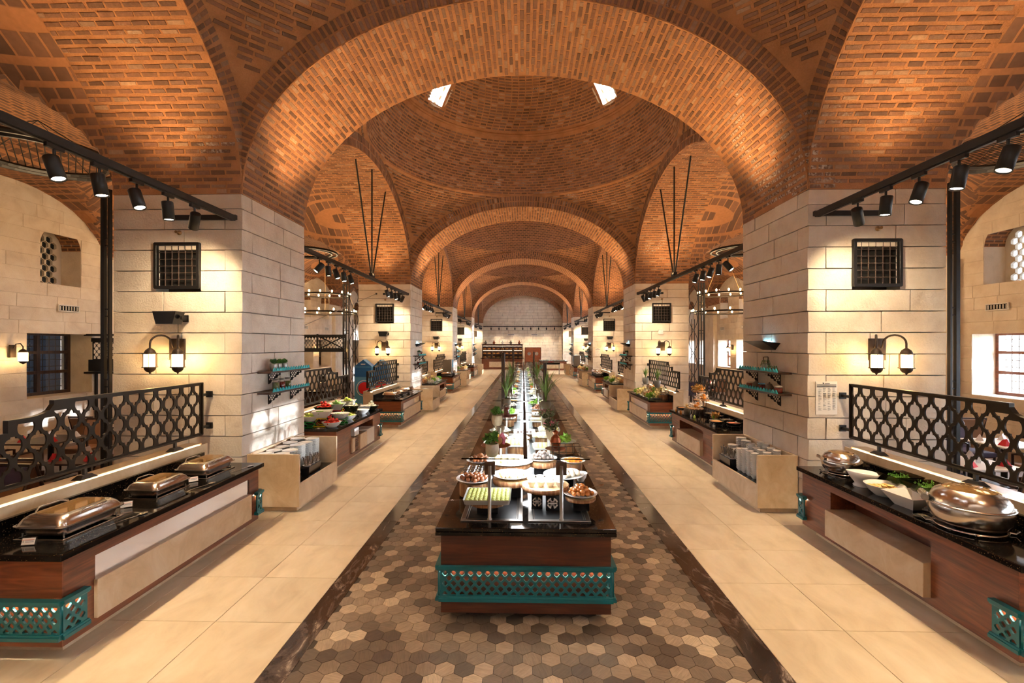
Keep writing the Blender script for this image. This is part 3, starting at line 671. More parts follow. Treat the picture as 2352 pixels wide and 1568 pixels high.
# ---- pierced metal screens
LU = 3.12
def ltop(u):
    if u < 2.08: return .735
    if u < 2.34: return .60+.10*(1-math.sqrt(max(0, 1-((2.34-u)/.26)**2)))
    return .595 if u < 2.48 else .487
def screen_mesh():
    out = [(0, 0), (LU, 0), (LU, .487), (2.48, .487), (2.48, .60), (2.34, .60)]+[(2.34-.26*i/6, .60+.10*(1-math.sqrt(max(0, 1-(i/6)**2)))) for i in range(1, 7)]+[(2.08, .735), (0, .735)]
    hs = hole_grid(moor_hole(.152, .228), .215, .30, .035, LU-.03, .03, .72, .03, .04, top=lambda u: ltop(u)-.035, mina=.2)
    return panel_mesh('pierced_panel', 'bronze_metal', out, hs, .016), out
SCR, SCO = screen_mesh()
rl = MB()
path = SCO[1:]
for i in range(len(path)-1):
    (u0, v0), (u1, v1) = path[i], path[i+1]; L = math.hypot(u1-u0, v1-v0); rl.box(((u0+u1)/2, 0, (v0+v1)/2), (L+.012, .05, .016), ry=-math.atan2(v1-v0, u1-u0))
rl.box((LU/2, 0, 0), (LU, .05, .02)); rl.box((0, 0, .3675), (.018, .05, .735)); RAIL = rl.mesh('rail', 'bronze_metal')
bk = MB(); bk.box((-.09, 0, 0), (.17, .04, .035)); bk.box((-.165, 0, 0), (.02, .09, .09)); BRKT = bk.mesh('bracket', 'black_metal')
ft = MB(); ft.box((0, 0, -.05), (.03, .03, .10)); ft.ring([[(x*.1, y*.055, -.115) for x, y in ((-1, -1), (1, -1), (1, 1), (-1, 1))], [(x*.05, y*.03, -.075) for x, y in ((-1, -1), (1, -1), (1, 1), (-1, 1))]], False); FOOT = ft.mesh('foot', 'black_metal')
def screen(s, y, dr, lab):
    o = thing('lattice_screen', lab, 'screen', (s*4.56, y, 1.215), dr*PI/2, 'pierced metal screens on the stone ledges')
    link('pierced_panel', SCR, o); link('rail', RAIL, o)
    for z in (.1, .56): link('bracket', BRKT, o).location = (0, 0, z)
    for u in (.5, 1.75, 2.9): link('foot', FOOT, o).location = (u, 0, 0)
# ---- stone stations for plates against the pillar flanks
def station(s, ya, lab):
    f = 3.29 if s < 0 else 3.49; bx = A-.01; L = 1.4 if s < 0 else 1.62; o = thing('plate_station', lab, 'plate station', group='stone plate stations against the pillars'); sp = lambda b, a, c, e, g, z0, z1: b.span((s*a, e, z0), (s*c, g, z1), ch=.004)
    b = MB(); sp(b, f+.07, bx, ya+.07, ya+L-.07, 0, .08); b.build('plinth', 'travertine', o)
    for y in (ya, ya+L-.035): b = MB(); sp(b, f, bx, y, y+.035, .08, .865); b.build('side_panel', 'travertine', o)
    b = MB(); sp(b, f, f+.035, ya+.035, ya+L-.035, .08, .42); b.build('front_panel', 'travertine', o)
    b = MB(); sp(b, bx-.035, bx, ya+.035, ya+L-.035, .08, .865); b.build('back_panel', 'travertine', o)
    b = MB(); sp(b, f+.035, bx-.035, ya+.035, ya+L-.035, .36, .40); b.build('shelf', 'granite', o)
for k in range(1, 5):
    for s in (-1, 1):
        y = py(k); nm = '%s pillar on the %s' % (PLACE[k], SIDE[s])
        near = k == 1
        counter(s, y-3.15, y-.33, 'mirror' if s < 0 or k > 1 else 'niche',
                ('walnut buffet counter with teal lattice corner, in front of the %s' % nm, 'black speckled granite worktop just in front of the %s' % nm, 'beige stone ledge with light strip in front of the %s' % nm), True, True)
        screen(s, y-.02-.17, -1, 'dark pierced metal screen fixed to the front of the %s' % nm)
        station(s, y+(.1 if s < 0 else .22), 'beige stone plate station against the %s' % nm)
        if k < 4:
            counter(s, y+2.2, y+5.07, 'mixed' if (s < 0) == (k == 1) else 'niche', ('walnut and stone buffet counter just behind the %s' % nm, 'black granite worktop just behind the %s' % nm, 'stone ledge with light strip just behind the %s' % nm), k > 1 or s > 0, True)
            screen(s, y+PW+.19, 1, 'dark pierced metal screen fixed to the back of the %s' % nm)
# ---- central island
IX, IY0, IY1 = .055, 4.11, 29.5
o = thing('buffet_island', 'long central walnut buffet island with teal lattice band', 'buffet island')
b = MB(); b.span((IX-.6, IY0+.25, 0), (IX+.6, IY1-.2, .09)); b.build('plinth', 'wood_dark', o)
b = MB(); b.span((IX-.765, IY0+.03, .08), (IX+.765, IY1-.03, .2)); b.span((IX-.74, IY0+.075, .2), (IX+.74, IY1-.05, .5)); b.span((IX-.765, IY0+.03, .5), (IX+.765, IY1-.03, .784)); b.build('body', 'walnut_x', o)
teal_panel('teal_panel', o, 1.54, .29, axes(V((IX-.77, IY0+.03, .205)), V((1, 0, 0)), V((0, 1, 0)), V((0, 0, 1))))
for s in (-1, 1): teal_panel('teal_panel', o, .35, .29, axes(V((IX+s*.785, IY0+.03, .205)), V((0, 1, 0)), V((-s, 0, 0)), V((0, 0, 1))))
w = thing('granite_worktop', 'black granite worktop of the long central island', 'worktop')
b = MB(); b.span((IX-.81, IY0, .785), (IX+.81, IY1, .815)); b.span((IX-.81, IY0, .82), (IX+.81, IY1, CT), ch=.004); b.span((IX-.8, IY0+.01, .81), (IX+.8, IY1-.01, .825)); b.build('slab', 'granite', w)
NM = 11; MS = 2.27; WELL = {}
def frame(b, x0, x1, y0, y1, z0, z1, t):
    b.span((x0, y0, z0), (x1, y0+t, z1), ch=.003); b.span((x0, y1-t, z0), (x1, y1, z1), ch=.003); b.span((x0, y0+t, z0), (x0+t, y1-t, z1), ch=.003); b.span((x1-t, y0+t, z0), (x1, y1-t, z1), ch=.003)
b1 = MB(); frame(b1, -.29, .29, 0, 1.9, 0, .012, .045); frame(b1, -.24, .24, .05, 1.85, 0, .008, .012); WF = b1.mesh('rim', 'steel_brushed')
b1 = MB(); b1.span((-.28, .01, 0), (.28, 1.89, .004)); WP = b1.mesh('glass_plate', 'well_glass')
PT = MB(); PT.lathe([(.024, 0), (.024, .006), (.0165, .012), (.0165, .5)], n=14); PT = PT.mesh('post', 'steel_brushed')
PB = MB(); PB.box((0, 0, 0), (.10, .03, .12), ch=.003); PB = PB.mesh('bracket', 'copper_brown')
PG = MB(); PG.box((0, 1.06, 0), (.56, 2.12, .01)); PG = PG.mesh('glass_shelf', 'glass')
PE = MB(); PE.box((0, -.002, 0), (.56, .006, .012)); PE = PE.mesh('glass_edge', 'smoked')
PL = MB(); PL.box((0, 1.06, -.01), (.04, 2.0, .018)); PL = PL.mesh('added_light_bar', 'black_metal')
for j in range(NM):
    y = 4.26+MS*j
    for s in (-1, 1):
        wl = thing('cooling_well', '%s black glass well in steel frame from the near end, %s half of the island' % (ORD[j], SIDE[s]), 'buffet well', (IX+s*.315, y, CT), 0, 'buffet wells in the island worktop'); link('rim', WF, wl); link('glass_plate', WP, wl)
    o = thing('sneeze_guard', '%s clear glass sneeze guard on steel posts from the near end of the island' % ORD[j], 'sneeze guard', (IX, y+.03, CT+.012), 0, 'glass sneeze guards along the island')
    for s in (-1, 1):
        link('glass_shelf', PG, o).location = (s*.335, .12, .535); link('glass_edge', PE, o).location = (s*.335, .12, .535)
        for q in (0, 1.95): link('post', PT, o).location = (s*.335, q, 0); link('bracket', PB, o).location = (s*.335, q+.03, .47)
    link('added_light_bar', PL, o).location = (0, .12, .54)
    lamp('added_bar_lamp', 'AREA', (0, 1.17, .515), (44 if j == 0 else 30) if j < 5 else 10, (.92, .96, 1), o, shape='RECTANGLE', size=.5, size_y=1.9)  # bar and lamp are added to brighten the food under the glass
# tall dark posts that rise from the island
tp = MB(); tp.box((0, 0, .01), (.13, .12, .02), ch=.004); tp.box((0, 0, .72), (.085, .05, 1.42), ch=.004); TP = tp.mesh('tall_post', 'wood_dark')
for (x, y, h) in ((-.45, 11.145, 1), (.56, 11.145, .83), (-.45, 22.495, 1), (.56, 22.495, .9)):
    o = tag(link('tall_post', TP), 'tall flat dark post on the %s of the island, %s pair' % ('left' if x < 0 else 'right', 'nearer' if y < 15 else 'farther'), 'post', 'tall dark posts on the island'); o.location = (x, y, CT+.013); o.scale = (1, 1, h)
# ---------------------------------------------------------------- fixtures on the pillars
# pair of lanterns on a wall plate
def make_lantern():
    o = thing('wall_lantern', '', 'wall lantern')
    b = MB(); b.box((0, -.015, 0), (.23, .03, .31), ch=.004)
    for x in (-.09, .09):
        for z in (-.13, .13): b.cyl((x, -.03, z), (x, -.036, z), .008, n=6)
    b.build('back_plate', 'lantern_metal', o)
    for s in (-1, 1):
        x0, x1, yl = s*.05, s*.2, -.27
        pts = [V((x0, -.03, .02)), V((x0, -.06, .07))]+[V((x0+(x1-x0)*(.5-.5*math.cos(PI*i/10)), -.06+(yl+.06)*(.5-.5*math.cos(PI*i/10)), .08+.12*math.sin(PI*i/10)+.03*i/10*0)) for i in range(11)]+[V((x1, yl, .0))]
        b = MB(); b.tube(pts, .013, 8); b.build('arm', 'lantern_metal', o)
        b = MB(); b.lathe([(.012, .02), (.03, .01), (.055, -.012), (.07, -.045), (.073, -.062)], (x1, yl, 0), 16); b.build('cap', 'lantern_metal', o)
        c = MB()
        for q in range(6):
            a = 2*PI*q/6; p = (x1+.082*math.cos(a), yl+.082*math.sin(a)); c.box((p[0], p[1], -.155), (.012, .006, .19), rz=a)
        for z in (-.062, -.25): c.ring([[(x1+r*math.cos(PI/3*q), yl+r*math.sin(PI/3*q), zz) for q in range(6)] for r, zz in ((.1, z-.006), (.1, z+.006), (.07, z+.006), (.07, z-.006))], False, closed=True)
        c.build('cage', 'lantern_metal', o)
        b = MB(); b.lathe([(.075, -.246), (.075, -.07)], (x1, yl, 0), 6, rz=0); b.build('lantern_glass', 'lantern_glass', o)
        b = MB(); b.lathe([(.072, -.256), (.066, -.285), (.045, -.312), (.015, -.325), (.008, -.34), (.002, -.35)], (x1, yl, 0), 16); b.build('bowl', 'lantern_metal', o)
    return o
LAN = make_lantern()
# window-like iron grille
def make_grille():
    o = thing('iron_grille', '', 'grille'); f = MB(); h = .33
    for sg in (-1, 1): f.box((sg*(h-.012), -.005, 0), (.045, .06, h*2), ch=.004); f.box((0, -.005, sg*(h-.012)), (h*2, .06, .045), ch=.004)
    f.build('frame', 'black_metal', o)
    b = MB(); b.box((0, .09, 0), (.66, .02, .66)); b.build('recess_shade', 'void', o)  # flat black sheet painted in for the shade inside the opening
    n = 6
    for i in range(1, n):
        u = -h+.03+(2*h-.06)*i/n
        b = MB(); b.cyl((u, .02, -h), (u, .02, h), .008, n=6); b.build('bar', 'iron', o); b = MB(); b.cyl((-h, .02, u), (h, .02, u), .008, n=6); b.build('bar', 'iron', o)
    k = MB()
    for i in range(1, n):
        for j in range(1, n): k.box((-h+.03+(2*h-.06)*i/n, .018, -h+.03+(2*h-.06)*j/n), (.026, .026, .026), ch=.007)
    k.build('knots', 'iron', o); return o
GRI = make_grille()
def make_speaker():
    o = thing('wall_speaker', '', 'speaker'); b = MB()
    b.prism([(-.17, .09), (.17, .09), (.12, -.09), (-.12, -.09)], lambda u, v, t: (u, t, v), -.27, -.09); b.build('cabinet', 'black_gloss', o)
    b = MB(); b.box((.12, -.05, .0), (.05, .1, .06)); b.box((.12, -.008, 0), (.08, .016, .1)); b.cyl((.17, -.16, .0), (.2, -.16, 0), .03, n=10); b.build('mount', 'black_metal', o); return o
SPK = make_speaker()
b = MB(); b.lathe([(.035, 0), (.035, .01), (.012, .014), (.012, .06), (.02, .065), (.02, .075)], n=12); b.xf(Matrix.Rotation(PI/2, 4, 'X')); SPR = b.mesh('sprinkler_head', 'brass')
first = True
for k in range(1, 5):
    for s in (-1, 1):
        y = py(k)-.004; nm = '%s pillar on the %s' % (PLACE[k], SIDE[s]); gx = s*5.04
        def inst(src, loc, lab, grp):
            global first
            return copy_tree(src, loc, 0, lab, grp)
        inst(LAN, (gx, y, 2.43), 'pair of lit bronze lanterns on the front of the %s' % nm, 'lantern pairs on the pillars')
        inst(GRI, (gx, y-.01, 3.655), 'square black iron grille high on the %s' % nm, 'iron grilles on the pillars')
        if not (s > 0 and k < 3): inst(SPK, (gx, y, 2.88), 'black wall speaker above the lanterns of the %s' % nm, 'wall speakers')
        h = tag(link('sprinkler_head', SPR), 'small brass sprinkler above the grille of the %s' % nm, 'sprinkler', 'wall sprinklers'); h.location = (gx+.02, y, 4.14)
for r in (LAN, GRI, SPK):
    for c in list(r.children): bpy.data.objects.remove(c)
    bpy.data.objects.remove(r)
b = MB(); b.box((0, -.03, 0), (.17, .05, .16), ch=.006); b = b.build('access_point', 'white_plastic'); tag(b, 'white square wireless box above the lanterns of the second right pillar', 'router box'); b.location = (5.0, py(2)-.004, 2.95)
# ---- shelves, wedge lamps and jars on the pillar flanks
b = MB(); b.span((0, -.66, -.015), (-.22, .66, .015), ch=.003); SHB = b.mesh('board', 'wood_dark')
b = MB()
for i in range(14):
    u = -.6+i*.088; b.prism([(u-.042, .0), (u+.042, 0), (u+.042, .02), (u+.034, .034), (u+.024, .05), (u+.012, .062), (u, .072), (u-.012, .062), (u-.024, .05), (u-.034, .034), (u-.042, .02)], lambda p, q, t: (t, p, q), -.2, -.215)
SHT = b.mesh('scalloped_edge', 'teal_bright')
def bracket_mesh():
    out = [(0, 0), (.2, 0), (.2, -.04), (.16, -.05), (.15, -.08), (.11, -.09), (.1, -.12), (.06, -.13), (.04, -.17), (0, -.19)]
    hs = []
    for p in hole_grid(hex_hole(.034, .034), .04, .062, .012, .19, -.18, -.012, .01, .01, mina=.6):
        if all(v > -.185+u*.86 for u, v in p): hs.append(p)
    return panel_mesh('shelf_bracket', 'black_metal', out, hs, .012)
SBK = bracket_mesh()
WG = MB(); WG.add([(0, -.35, .05), (0, .35, .05), (-.28, -.3, .09), (-.28, .3, .09), (0, -.2, -.06), (0, .2, -.06)], [(0, 1, 3, 2), (2, 3, 5, 4), (0, 4, 5, 1), (0, 2, 4), (1, 5, 3)]); WGM = WG.mesh('wedge_shade', 'black_metal')
LE = MB(); LE.box((-.03, 0, .075), (.03, .3, .012)); LEM = LE.mesh('light_slot', 'led_cyan')
SHELF = {}
for k in range(1, 5):
    for s in (-1, 1):
        yc = py(k)+1.04; nm = '%s pillar on the %s' % (PLACE[k], SIDE[s])
        for i, z in enumerate((2.06, 1.735)):
            o = thing('wall_shelf', '%s dark shelf with teal scalloped edge on the %s' % (('upper', 'lower')[i], nm), 'shelf', (s*(A-.004), yc, z), 0 if s > 0 else PI, 'scalloped shelves on the pillars'); SHELF[k, s, i] = (s, yc, z+.016)
            link('board', SHB, o); link('scalloped_edge', SHT, o)
            for q in (-.35, .35): e = link('shelf_bracket', SBK, o); e.location = (0, q, -.015); e.rotation_euler = (0, 0, PI)
        if not (s < 0 and k == 1):
            o = thing('wedge_lamp', 'black wedge wall lamp glowing blue above the shelves of the %s' % nm, 'wall lamp', (s*(A-.004), yc, 2.47), 0 if s > 0 else PI, 'wedge lamps on the pillars'); link('wedge_shade', WGM, o); link('light_slot', LEM, o)
# ---- track lights
hd = MB(); hd.cyl((0, 0, -.02), (0, 0, -.16), .012, n=8); ADP = MB(); ADP.box((0, 0, -.02), (.04, .16, .04), ch=.004); ADP = ADP.mesh('adapter', 'black_metal'); STM = hd.mesh('stem', 'black_metal')
hz = MB(); hz.lathe([(.04, .1), (.056, .1), (.06, .094), (.06, -.115), (.054, -.115), (.05, -.1)], n=18, cap0=True, cap1=False); HSG = hz.mesh('housing', 'black_metal')
LN = MB(); LN.lathe([(.048, -.1), (.048, -.104)], n=18); LNS = LN.mesh('lens', 'spot_face')
ZT = 4.33
def spot(x, y, z, aim, lab, grp, power):
    o = thing('spotlight', lab, 'spotlight', (x, y, z), 0, grp); link('adapter', ADP, o); link('stem', STM, o)
    d = (V(aim)-V((x, y, z-.2))).normalized(); m = Matrix.Translation((0, 0, -.2)) @ d.to_track_quat('-Z', 'Y').to_matrix().to_4x4(); link('housing', HSG, o, m); link('lens', LNS, o, m)
    if power:
        l = lamp('spotlight_lamp', 'SPOT', (0, 0, 0), power, SPOTC, o, spot_size=math.radians(90 if abs(aim[0]) < 4.5 else 118), spot_blend=1.0, shadow_soft_size=.05); l.matrix_basis = m @ Matrix.Translation((0, 0, -.125))
UP = []
for k in range(0, 5):
    for s in (-1, 1):
        ya, yb = py(k)+PW+.1, py(k+1)-.08; yc = (ya+yb)/2; X = s*4.165; nm = 'along the %s side, bay %s' % (SIDE[s], ('above the viewer', 'past the first pillars', 'past the second pillars', 'past the third pillars', 'past the fourth pillars')[k])
        o = thing('track_rail', 'black steel lighting track %s' % nm, 'lighting track', group='lighting tracks')
        b = MB(); b.box((X, yc, ZT), (.07, yb-ya, .08), ch=.005); b.box((X, yc, ZT-.045), (.035, yb-ya-.1, .012)); b.build('rail', 'black_metal', o)
        for y in (yb+.03, ya-.05): b = MB(); b.box((X+s*.45, y, ZT+.02), (.95, .05, .07), ch=.004); b.build('wall_arm', 'black_metal', o)
        for q, zt in ((-1.25, 7.15), (0, 7.36), (1.25, 7.15)): b = MB(); b.cyl((X, yc+q*.04, ZT+.04), (X, yc+q, zt), .022, n=8); b.build('hanger_rod', 'black_metal', o)
        b = MB(); b.box((X, yc, ZT+.09), (.1, .22, .1), ch=.005); b.build('hanger_clamp', 'black_metal', o)
        if k < 4: lamp('extra_track_light', 'AREA', (X, yc, ZT+.06), 30, UPC, o, shape='RECTANGLE', size=.05, size_y=yb-ya-1.2, aim=(X+s*1.6, yc, ZT+2.6))  # extra area light with no fixture of its own, brightens the brick
        if k < 4:                                             # spots without fixtures, added to brighten the brick soffits
            yp = py(k+1)+PW/2; lamp('added_arch_light', 'SPOT', (s*(A-.4), yp, ZS-.55), 360, UPC, o, aim=(s*2.5, yp, ZS+2.2), spot_size=math.radians(92), spot_blend=.9, shadow_soft_size=.08)
            for y, t in ((yb-.33, -1), (ya+.33, 1)): lamp('added_arch_light', 'SPOT', (s*5.05, y, ZS-.55), 250, UPC, o, aim=(s*5.05, y+t*1.2, ZS+2.2), spot_size=math.radians(96), spot_blend=.9, shadow_soft_size=.08)
        ys = [py(k+1)-2.63+i*.44 for i in range(5)]
        if k: ys += [ya+.7+i*.43 for i in range(5)]
        else: ys += [0.4+i*.6 for i in range(4)]
        srt = sorted(ys)
        for i, y in enumerate(ys):
            if k > 2 and i % 2: continue
            pf = py(k+1) if i < 5 else py(k)+PW; sg = 1 if i < 5 else -1; q = i % 5
            aim = ((s*2.7, y+.1, 0), (s*3.6, y+.2*sg, .8), (s*2.6, y-.2, 0), (s*3.9, y+.1, .8), (s*5.1, pf, 2.6))[q if sg > 0 else 4-q] if k or i < 5 else (s*2.6, y, 0)
            spot(X, y, ZT-.045, aim, '%s spotlight from the near end, %s track, %s' % (ORD[srt.index(y)], SIDE[s], nm.split('bay ')[1]), 'spotlights on the track %s' % nm, (80, 120, 80, 120, 125)[q if sg > 0 else 4-q]*(1 if k < 2 else .85)*(2 if k > 2 else 1))
# far track across the end wall
o = thing('track_rail', 'black lighting track running across the end wall', 'lighting track', group='lighting tracks'); b = MB(); b.box((0, YEND-.6, ZT), (8, .07, .08)); b.build('rail', 'black_metal', o)
for x in (-3.9, 0, 3.9): b = MB(); b.box((x, YEND-.04, ZT), (.05, 1.1, .06)); b.build('wall_arm', 'black_metal', o)
for i in range(9): spot(-3.2+i*.8, YEND-.6, ZT-.045, (-3.2+i*.8, YEND+.5, 1.6), '%s small black spotlight from the left across the end wall' % ORD[i], 'spotlights on the end wall track', 130 if i % 2 else 0)
# ---- tall metal frames next to the pillars
for k in (1, 2, 3):
    for s in (-1, 1):
        o = thing('metal_frame', 'tall black metal frame before the %s pillar on the %s' % (PLACE[k], SIDE[s]), 'metal frame', (0, py(k)-.25, 0), 0, 'tall metal frames'); b = MB()
        xs = (5.84, 5.93) if k == 1 else (6.27, 6.37, 6.47)
        for j, x in enumerate(xs): b = MB(); b.box((s*x, 0, 2.35), (.05 if (j == len(xs)-1) else .03, .05, 4.7)); b.build('post', 'black_metal', o)
        for z in (1.0, 1.9, 2.0, 2.9, 3.0, 3.9, 4.0, 4.65): b = MB(); b.box((s*(xs[0]+xs[-1])/2, 0, z), (xs[-1]-xs[0]+(.0 if k == 1 else .02), .02, .018)); b.build('cross_bar', 'black_metal', o)
        if k > 1:
            for ph in (0, 1):
                pts = [(s*(6.09+(1 if ph else -1)*.15*math.sin(2*PI*i/32)**1), 0, .6+i*.05) for i in range(0, 81)]; b = MB(); b.tube(pts, .011, 5); b.build('ogee_loop', 'black_metal', o)
            for x in (6.04, 6.14): b = MB(); b.box((s*x, .02, 1.7), (.02, .02, 3.4)); b.build('post', 'black_metal', o)
# ---- ring chandeliers and round mesh canopies in the side aisles
for s in (-1, 1):
    o = thing('ring_chandelier', 'two-tier black ring chandelier with small bulbs over the %s dining aisle' % SIDE[s], 'chandelier', (s*8.75, 20.2, 0), 0, 'ring chandeliers')
    for z, r in ((3.9, 1.3), (4.68, 1.05)):
        b = MB(); b.tube([(r*math.cos(2*PI*i/40), r*math.sin(2*PI*i/40), z) for i in range(40)], .05, 6, closed=True, flat=.8); b.build('ring', 'bronze_metal', o)
        bl = MB()
        for i in range(14): a = 2*PI*i/14; bl.lathe([(.01, .04), (.035, .07), (.04, .1), (.025, .13), (.002, .145)], (r*math.cos(a), r*math.sin(a), z), 8)
        e = bl.build('bulbs', 'bulb', o); e['kind'] = 'stuff'
    for i in range(4):
        a = 2*PI*i/4+.4; b = MB(); b.cyl((1.3*math.cos(a), 1.3*math.sin(a), 3.9), (1.05*math.cos(a), 1.05*math.sin(a), 4.68), .006, n=4); b.cyl((1.05*math.cos(a), 1.05*math.sin(a), 4.68), (0, 0, 6.6), .006, n=4); b.build('chain', 'brass', o)
    lamp('chandelier_lamp', 'POINT', (s*8.75, 20.2, 4.3), 260, WARM, None, shadow_soft_size=.8)
    for (yy, zz_) in ((7.75, 5.75), (17.6, 6.05), (-1.8, 5.75)):
        o = thing('mesh_canopy', 'round black steel canopy with mesh disc under the %s aisle vault, %s' % (SIDE[s], {7.75: 'beside the first pillar', 17.6: 'beside the second pillar', -1.8: 'beside the viewer'}[yy]), 'canopy', (s*8.35, yy, zz_), 0, 'round mesh canopies')
        for r in (1.12, .92):
            b = MB(); b.tube([(r*math.cos(2*PI*i/40), r*math.sin(2*PI*i/40), 0) for i in range(40)], .045, 6, closed=True, smooth=False); b.build('hoop', 'black_metal', o)
        b = MB()
        for i in range(-9, 10):
            u = i*.095; h = math.sqrt(max(0, .9**2-u*u))
            for sg in (-1, 1): b.cyl(((u-h*sg)*.7071, (u+h*sg)*.7071, .03), ((u+h*sg)*.7071, (u-h*sg)*.7071, .03), .008, n=4)
        e = b.build('mesh_disc', 'black_metal', o); e['kind'] = 'stuff'
        for a in (0, PI/2, PI, 1.5*PI): b = MB(); b.cyl((math.cos(a), math.sin(a), 0), (0, 0, 1.3 if yy > 8 else .62), .008, n=4); b.build('cable', 'black_metal', o)
    lamp('unseen_aisle_light', 'POINT', (s*8.4, 7.75, 4.6), 90, WARM, None, shadow_soft_size=.5)  # unseen point light without a fixture, brightens the aisle vault
    lamp('unseen_aisle_light', 'POINT', (s*8.4, 13.5, 4.6), 120, WARM, None, shadow_soft_size=.5)  # second unseen point light, also without a fixture
    # lanterns and air vents on the outer walls
    for i, c in enumerate((LC0, LC0+LSP, LC0+2*LSP, LC0+3*LSP)):
        o = thing('wall_lantern', '%s single lantern from the front on the %s outer wall' % (ORD[i], SIDE[s]), 'wall lantern', (s*(XW-.05), c, 2.35), 0, 'lanterns on the outer walls')
        b = MB(); b.box((-s*.02, 0, .0), (.04, .12, .28)); b.tube([(-s*.03, 0, .05), (-s*.1, 0, .16), (-s*.2, 0, .17), (-s*.26, 0, .1), (-s*.26, 0, .03)], .012, 6); b.build('arm', 'lantern_metal', o)
        b = MB(); b.lathe([(.02, .05), (.06, .02), (.085, -.03)], (-s*.26, 0, 0), 12); b.lathe([(.08, -.22), (.05, -.26), (.004, -.29)], (-s*.26, 0, 0), 12); b.build('cap', 'lantern_metal', o)
        b = MB(); b.lathe([(.078, -.22), (.078, -.03)], (-s*.26, 0, 0), 8); b.build('lantern_glass', 'lantern_glass', o)
        for dy in (-1.3, 1.3):
            o = thing('air_vent', 'white slotted air vent on the %s outer wall above the windows' % SIDE[s], 'air vent', (s*(XW-.028), c+dy, 3.4), 0, 'air vents on the %s outer wall' % SIDE[s])
            b = MB(); frame(b, -.27, .27, -.085, .085, 0, .03, .025); b.xf(axes(V((0, 0, 0)), V((0, 1, 0)), V((0, 0, 1)), V((-s, 0, 0)))); b.build('frame', 'white_plastic', o)
            b = MB(); b.box((s*.0, 0, 0), (.006, .5, .13)); b.build('dark_slot', 'void', o)
            for q in range(7): b = MB(); b.box((-s*.01, -.21+q*.07, 0), (.015, .02, .1)); b.build('vane', 'white_plastic', o)
# ---- printed notices on the pillars
def notice(x, z, y, lab):
    o = thing('notice_sheet', lab, 'notice', (x, y, z)); b = MB(); b.box((0, -.006, 0), (.30, .006, .47)); b.build('sheet', 'paper', o)
    p = MB(); p.box((0, -.0105, .185), (.27, .002, .012)); p.box((0, -.0105, .162), (.27, .002, .016)); p.build('header_bars', 'ink_grey', o)
    p = MB(); rn = random.Random(2)
    for r in range(14):
        for c in range(4):
            for l in range(rn.choice((1, 2, 2, 3))):
                w = rn.uniform(.022, .046); p.box((-.115+c*.066+.012+w/2-.012, -.0105, .14-r*.0235-l*.006), (w, .002, .0026))
    p.build('text_lines', 'ink_grey', o)
    p = MB(); p.box((.01, -.0105, .205), (.07, .002, .008)); p.box((-.045, -.0105, .209), (.022, .002, .014), ry=.5); p.build('logo', 'ink_dark', o)
notice(4.34, 1.74, Y1-.006, 'white printed allergen table sheet on the first right pillar')
notice(4.38, 2.05, py(3)-.006, 'white printed sheet on the third right pillar')
# ---------------------------------------------------------------- tableware and food
MESH = {}
def shared(key, fn):
    if key not in MESH: MESH[key] = fn()
    return MESH[key]
def single(name, mesh, loc, lab, cat, grp=None, rz=0, scale=None):
    o = tag(link(name, mesh), lab, cat, grp); o.location = loc; o.rotation_euler = (0, 0, rz)
    if scale: o.scale = scale
    return o
def plate_mesh(r, d=.03, mat='ceramic', nm='plate', n=28):
    b = MB(); b.lathe([(r*.55, 0), (r*.6, .004), (r*.97, d), (r, d), (r*.99, d+.004), (r*.93, d), (r*.6, .012), (r*.01, .010)], n=n, cap1=True); return b.mesh(nm, mat)
def bowl_mesh(r, h, mat='ceramic', nm='bowl', n=24):
    b = MB(); b.lathe([(r*.45, 0), (r*.5, .006), (r*.78, h*.45), (r*.97, h*.95), (r, h), (r*.96, h), (r*.74, h*.5), (r*.4, .02), (.001, .016)], n=n); return b.mesh(nm, mat)
def sq_bowl_mesh(w, d, h, mat, nm='square_bowl'):
    b = MB(); k = .55
    o = [(x*w/2, y*d/2) for x, y in ((-1, -1), (1, -1), (1, 1), (-1, 1))]
    R_ = lambda s, z: [(x*s, y*s, z) for x, y in o]
    b.ring([R_(k, 0), R_(1, h), R_(.96, h), R_(k*.95, .02)], False); return b.mesh(nm, mat)
def tray_mesh(w, d, h, mat='aluminium', nm='tray'):
    b = MB(); b.rbox((0, 0, h/2), (w, d, h), .03, taper=.94, cap1=False); b.rbox((0, 0, h/2+.004), (w-.012, d-.012, h-.008), .026, taper=.94, cap1=False); b.rbox((0, 0, h-.002), (w, d, .004), .03, cap1=False, cap0=False); return b.mesh(nm, mat)
def ball_mesh(r, mat, nm, sx=1, sz=.85, n=10):
    b = MB(); m = 6; b.lathe([(max(.0005, r*math.sin(PI*i/m)), r*sz*(1-math.cos(PI*i/m))) for i in range(m+1)], n=n, sx=sx); return b.mesh(nm, mat)
def roll_mesh(L, r, mat, nm):
    b = MB(); b.tube([(-L/2, 0, r), (-L/2*.96, 0, r), (L/2*.96, 0, r), (L/2, 0, r)], [r*.75, r, r, r*.75], 8); return b.mesh(nm, mat)
def cube_mesh(w, d, h, mat, nm):
    b = MB(); b.box((0, 0, h/2), (w, d, h), ch=min(w, d, h)*.14); return b.mesh(nm, mat)
def log(x, y, z, r, h, lab, grp='log slice stands on the island', sx=1.0):
    def mk():
        a = MB(); rr = random.Random(int(r*1000)); a.lathe([(1.0, 0), (1.02, .3), (1.01, .95), (.975, 1.0)], n=30, wob=.012, cap1=False); q = MB(); q.lathe([(.985, .93), (.985, 1.0)], n=30, cap0=False); return a.mesh('bark', 'bark'), q.mesh('cut_face', 'log_wood')
    a, q = shared('log', mk); o = thing('log_slice', lab, 'log slice', (x, y, z), RND.uniform(0, 6), grp)
    for nm, me in (('bark', a), ('cut_face', q)): e = link(nm, me, o); e.scale = (r*sx, r, h)
    return z+h
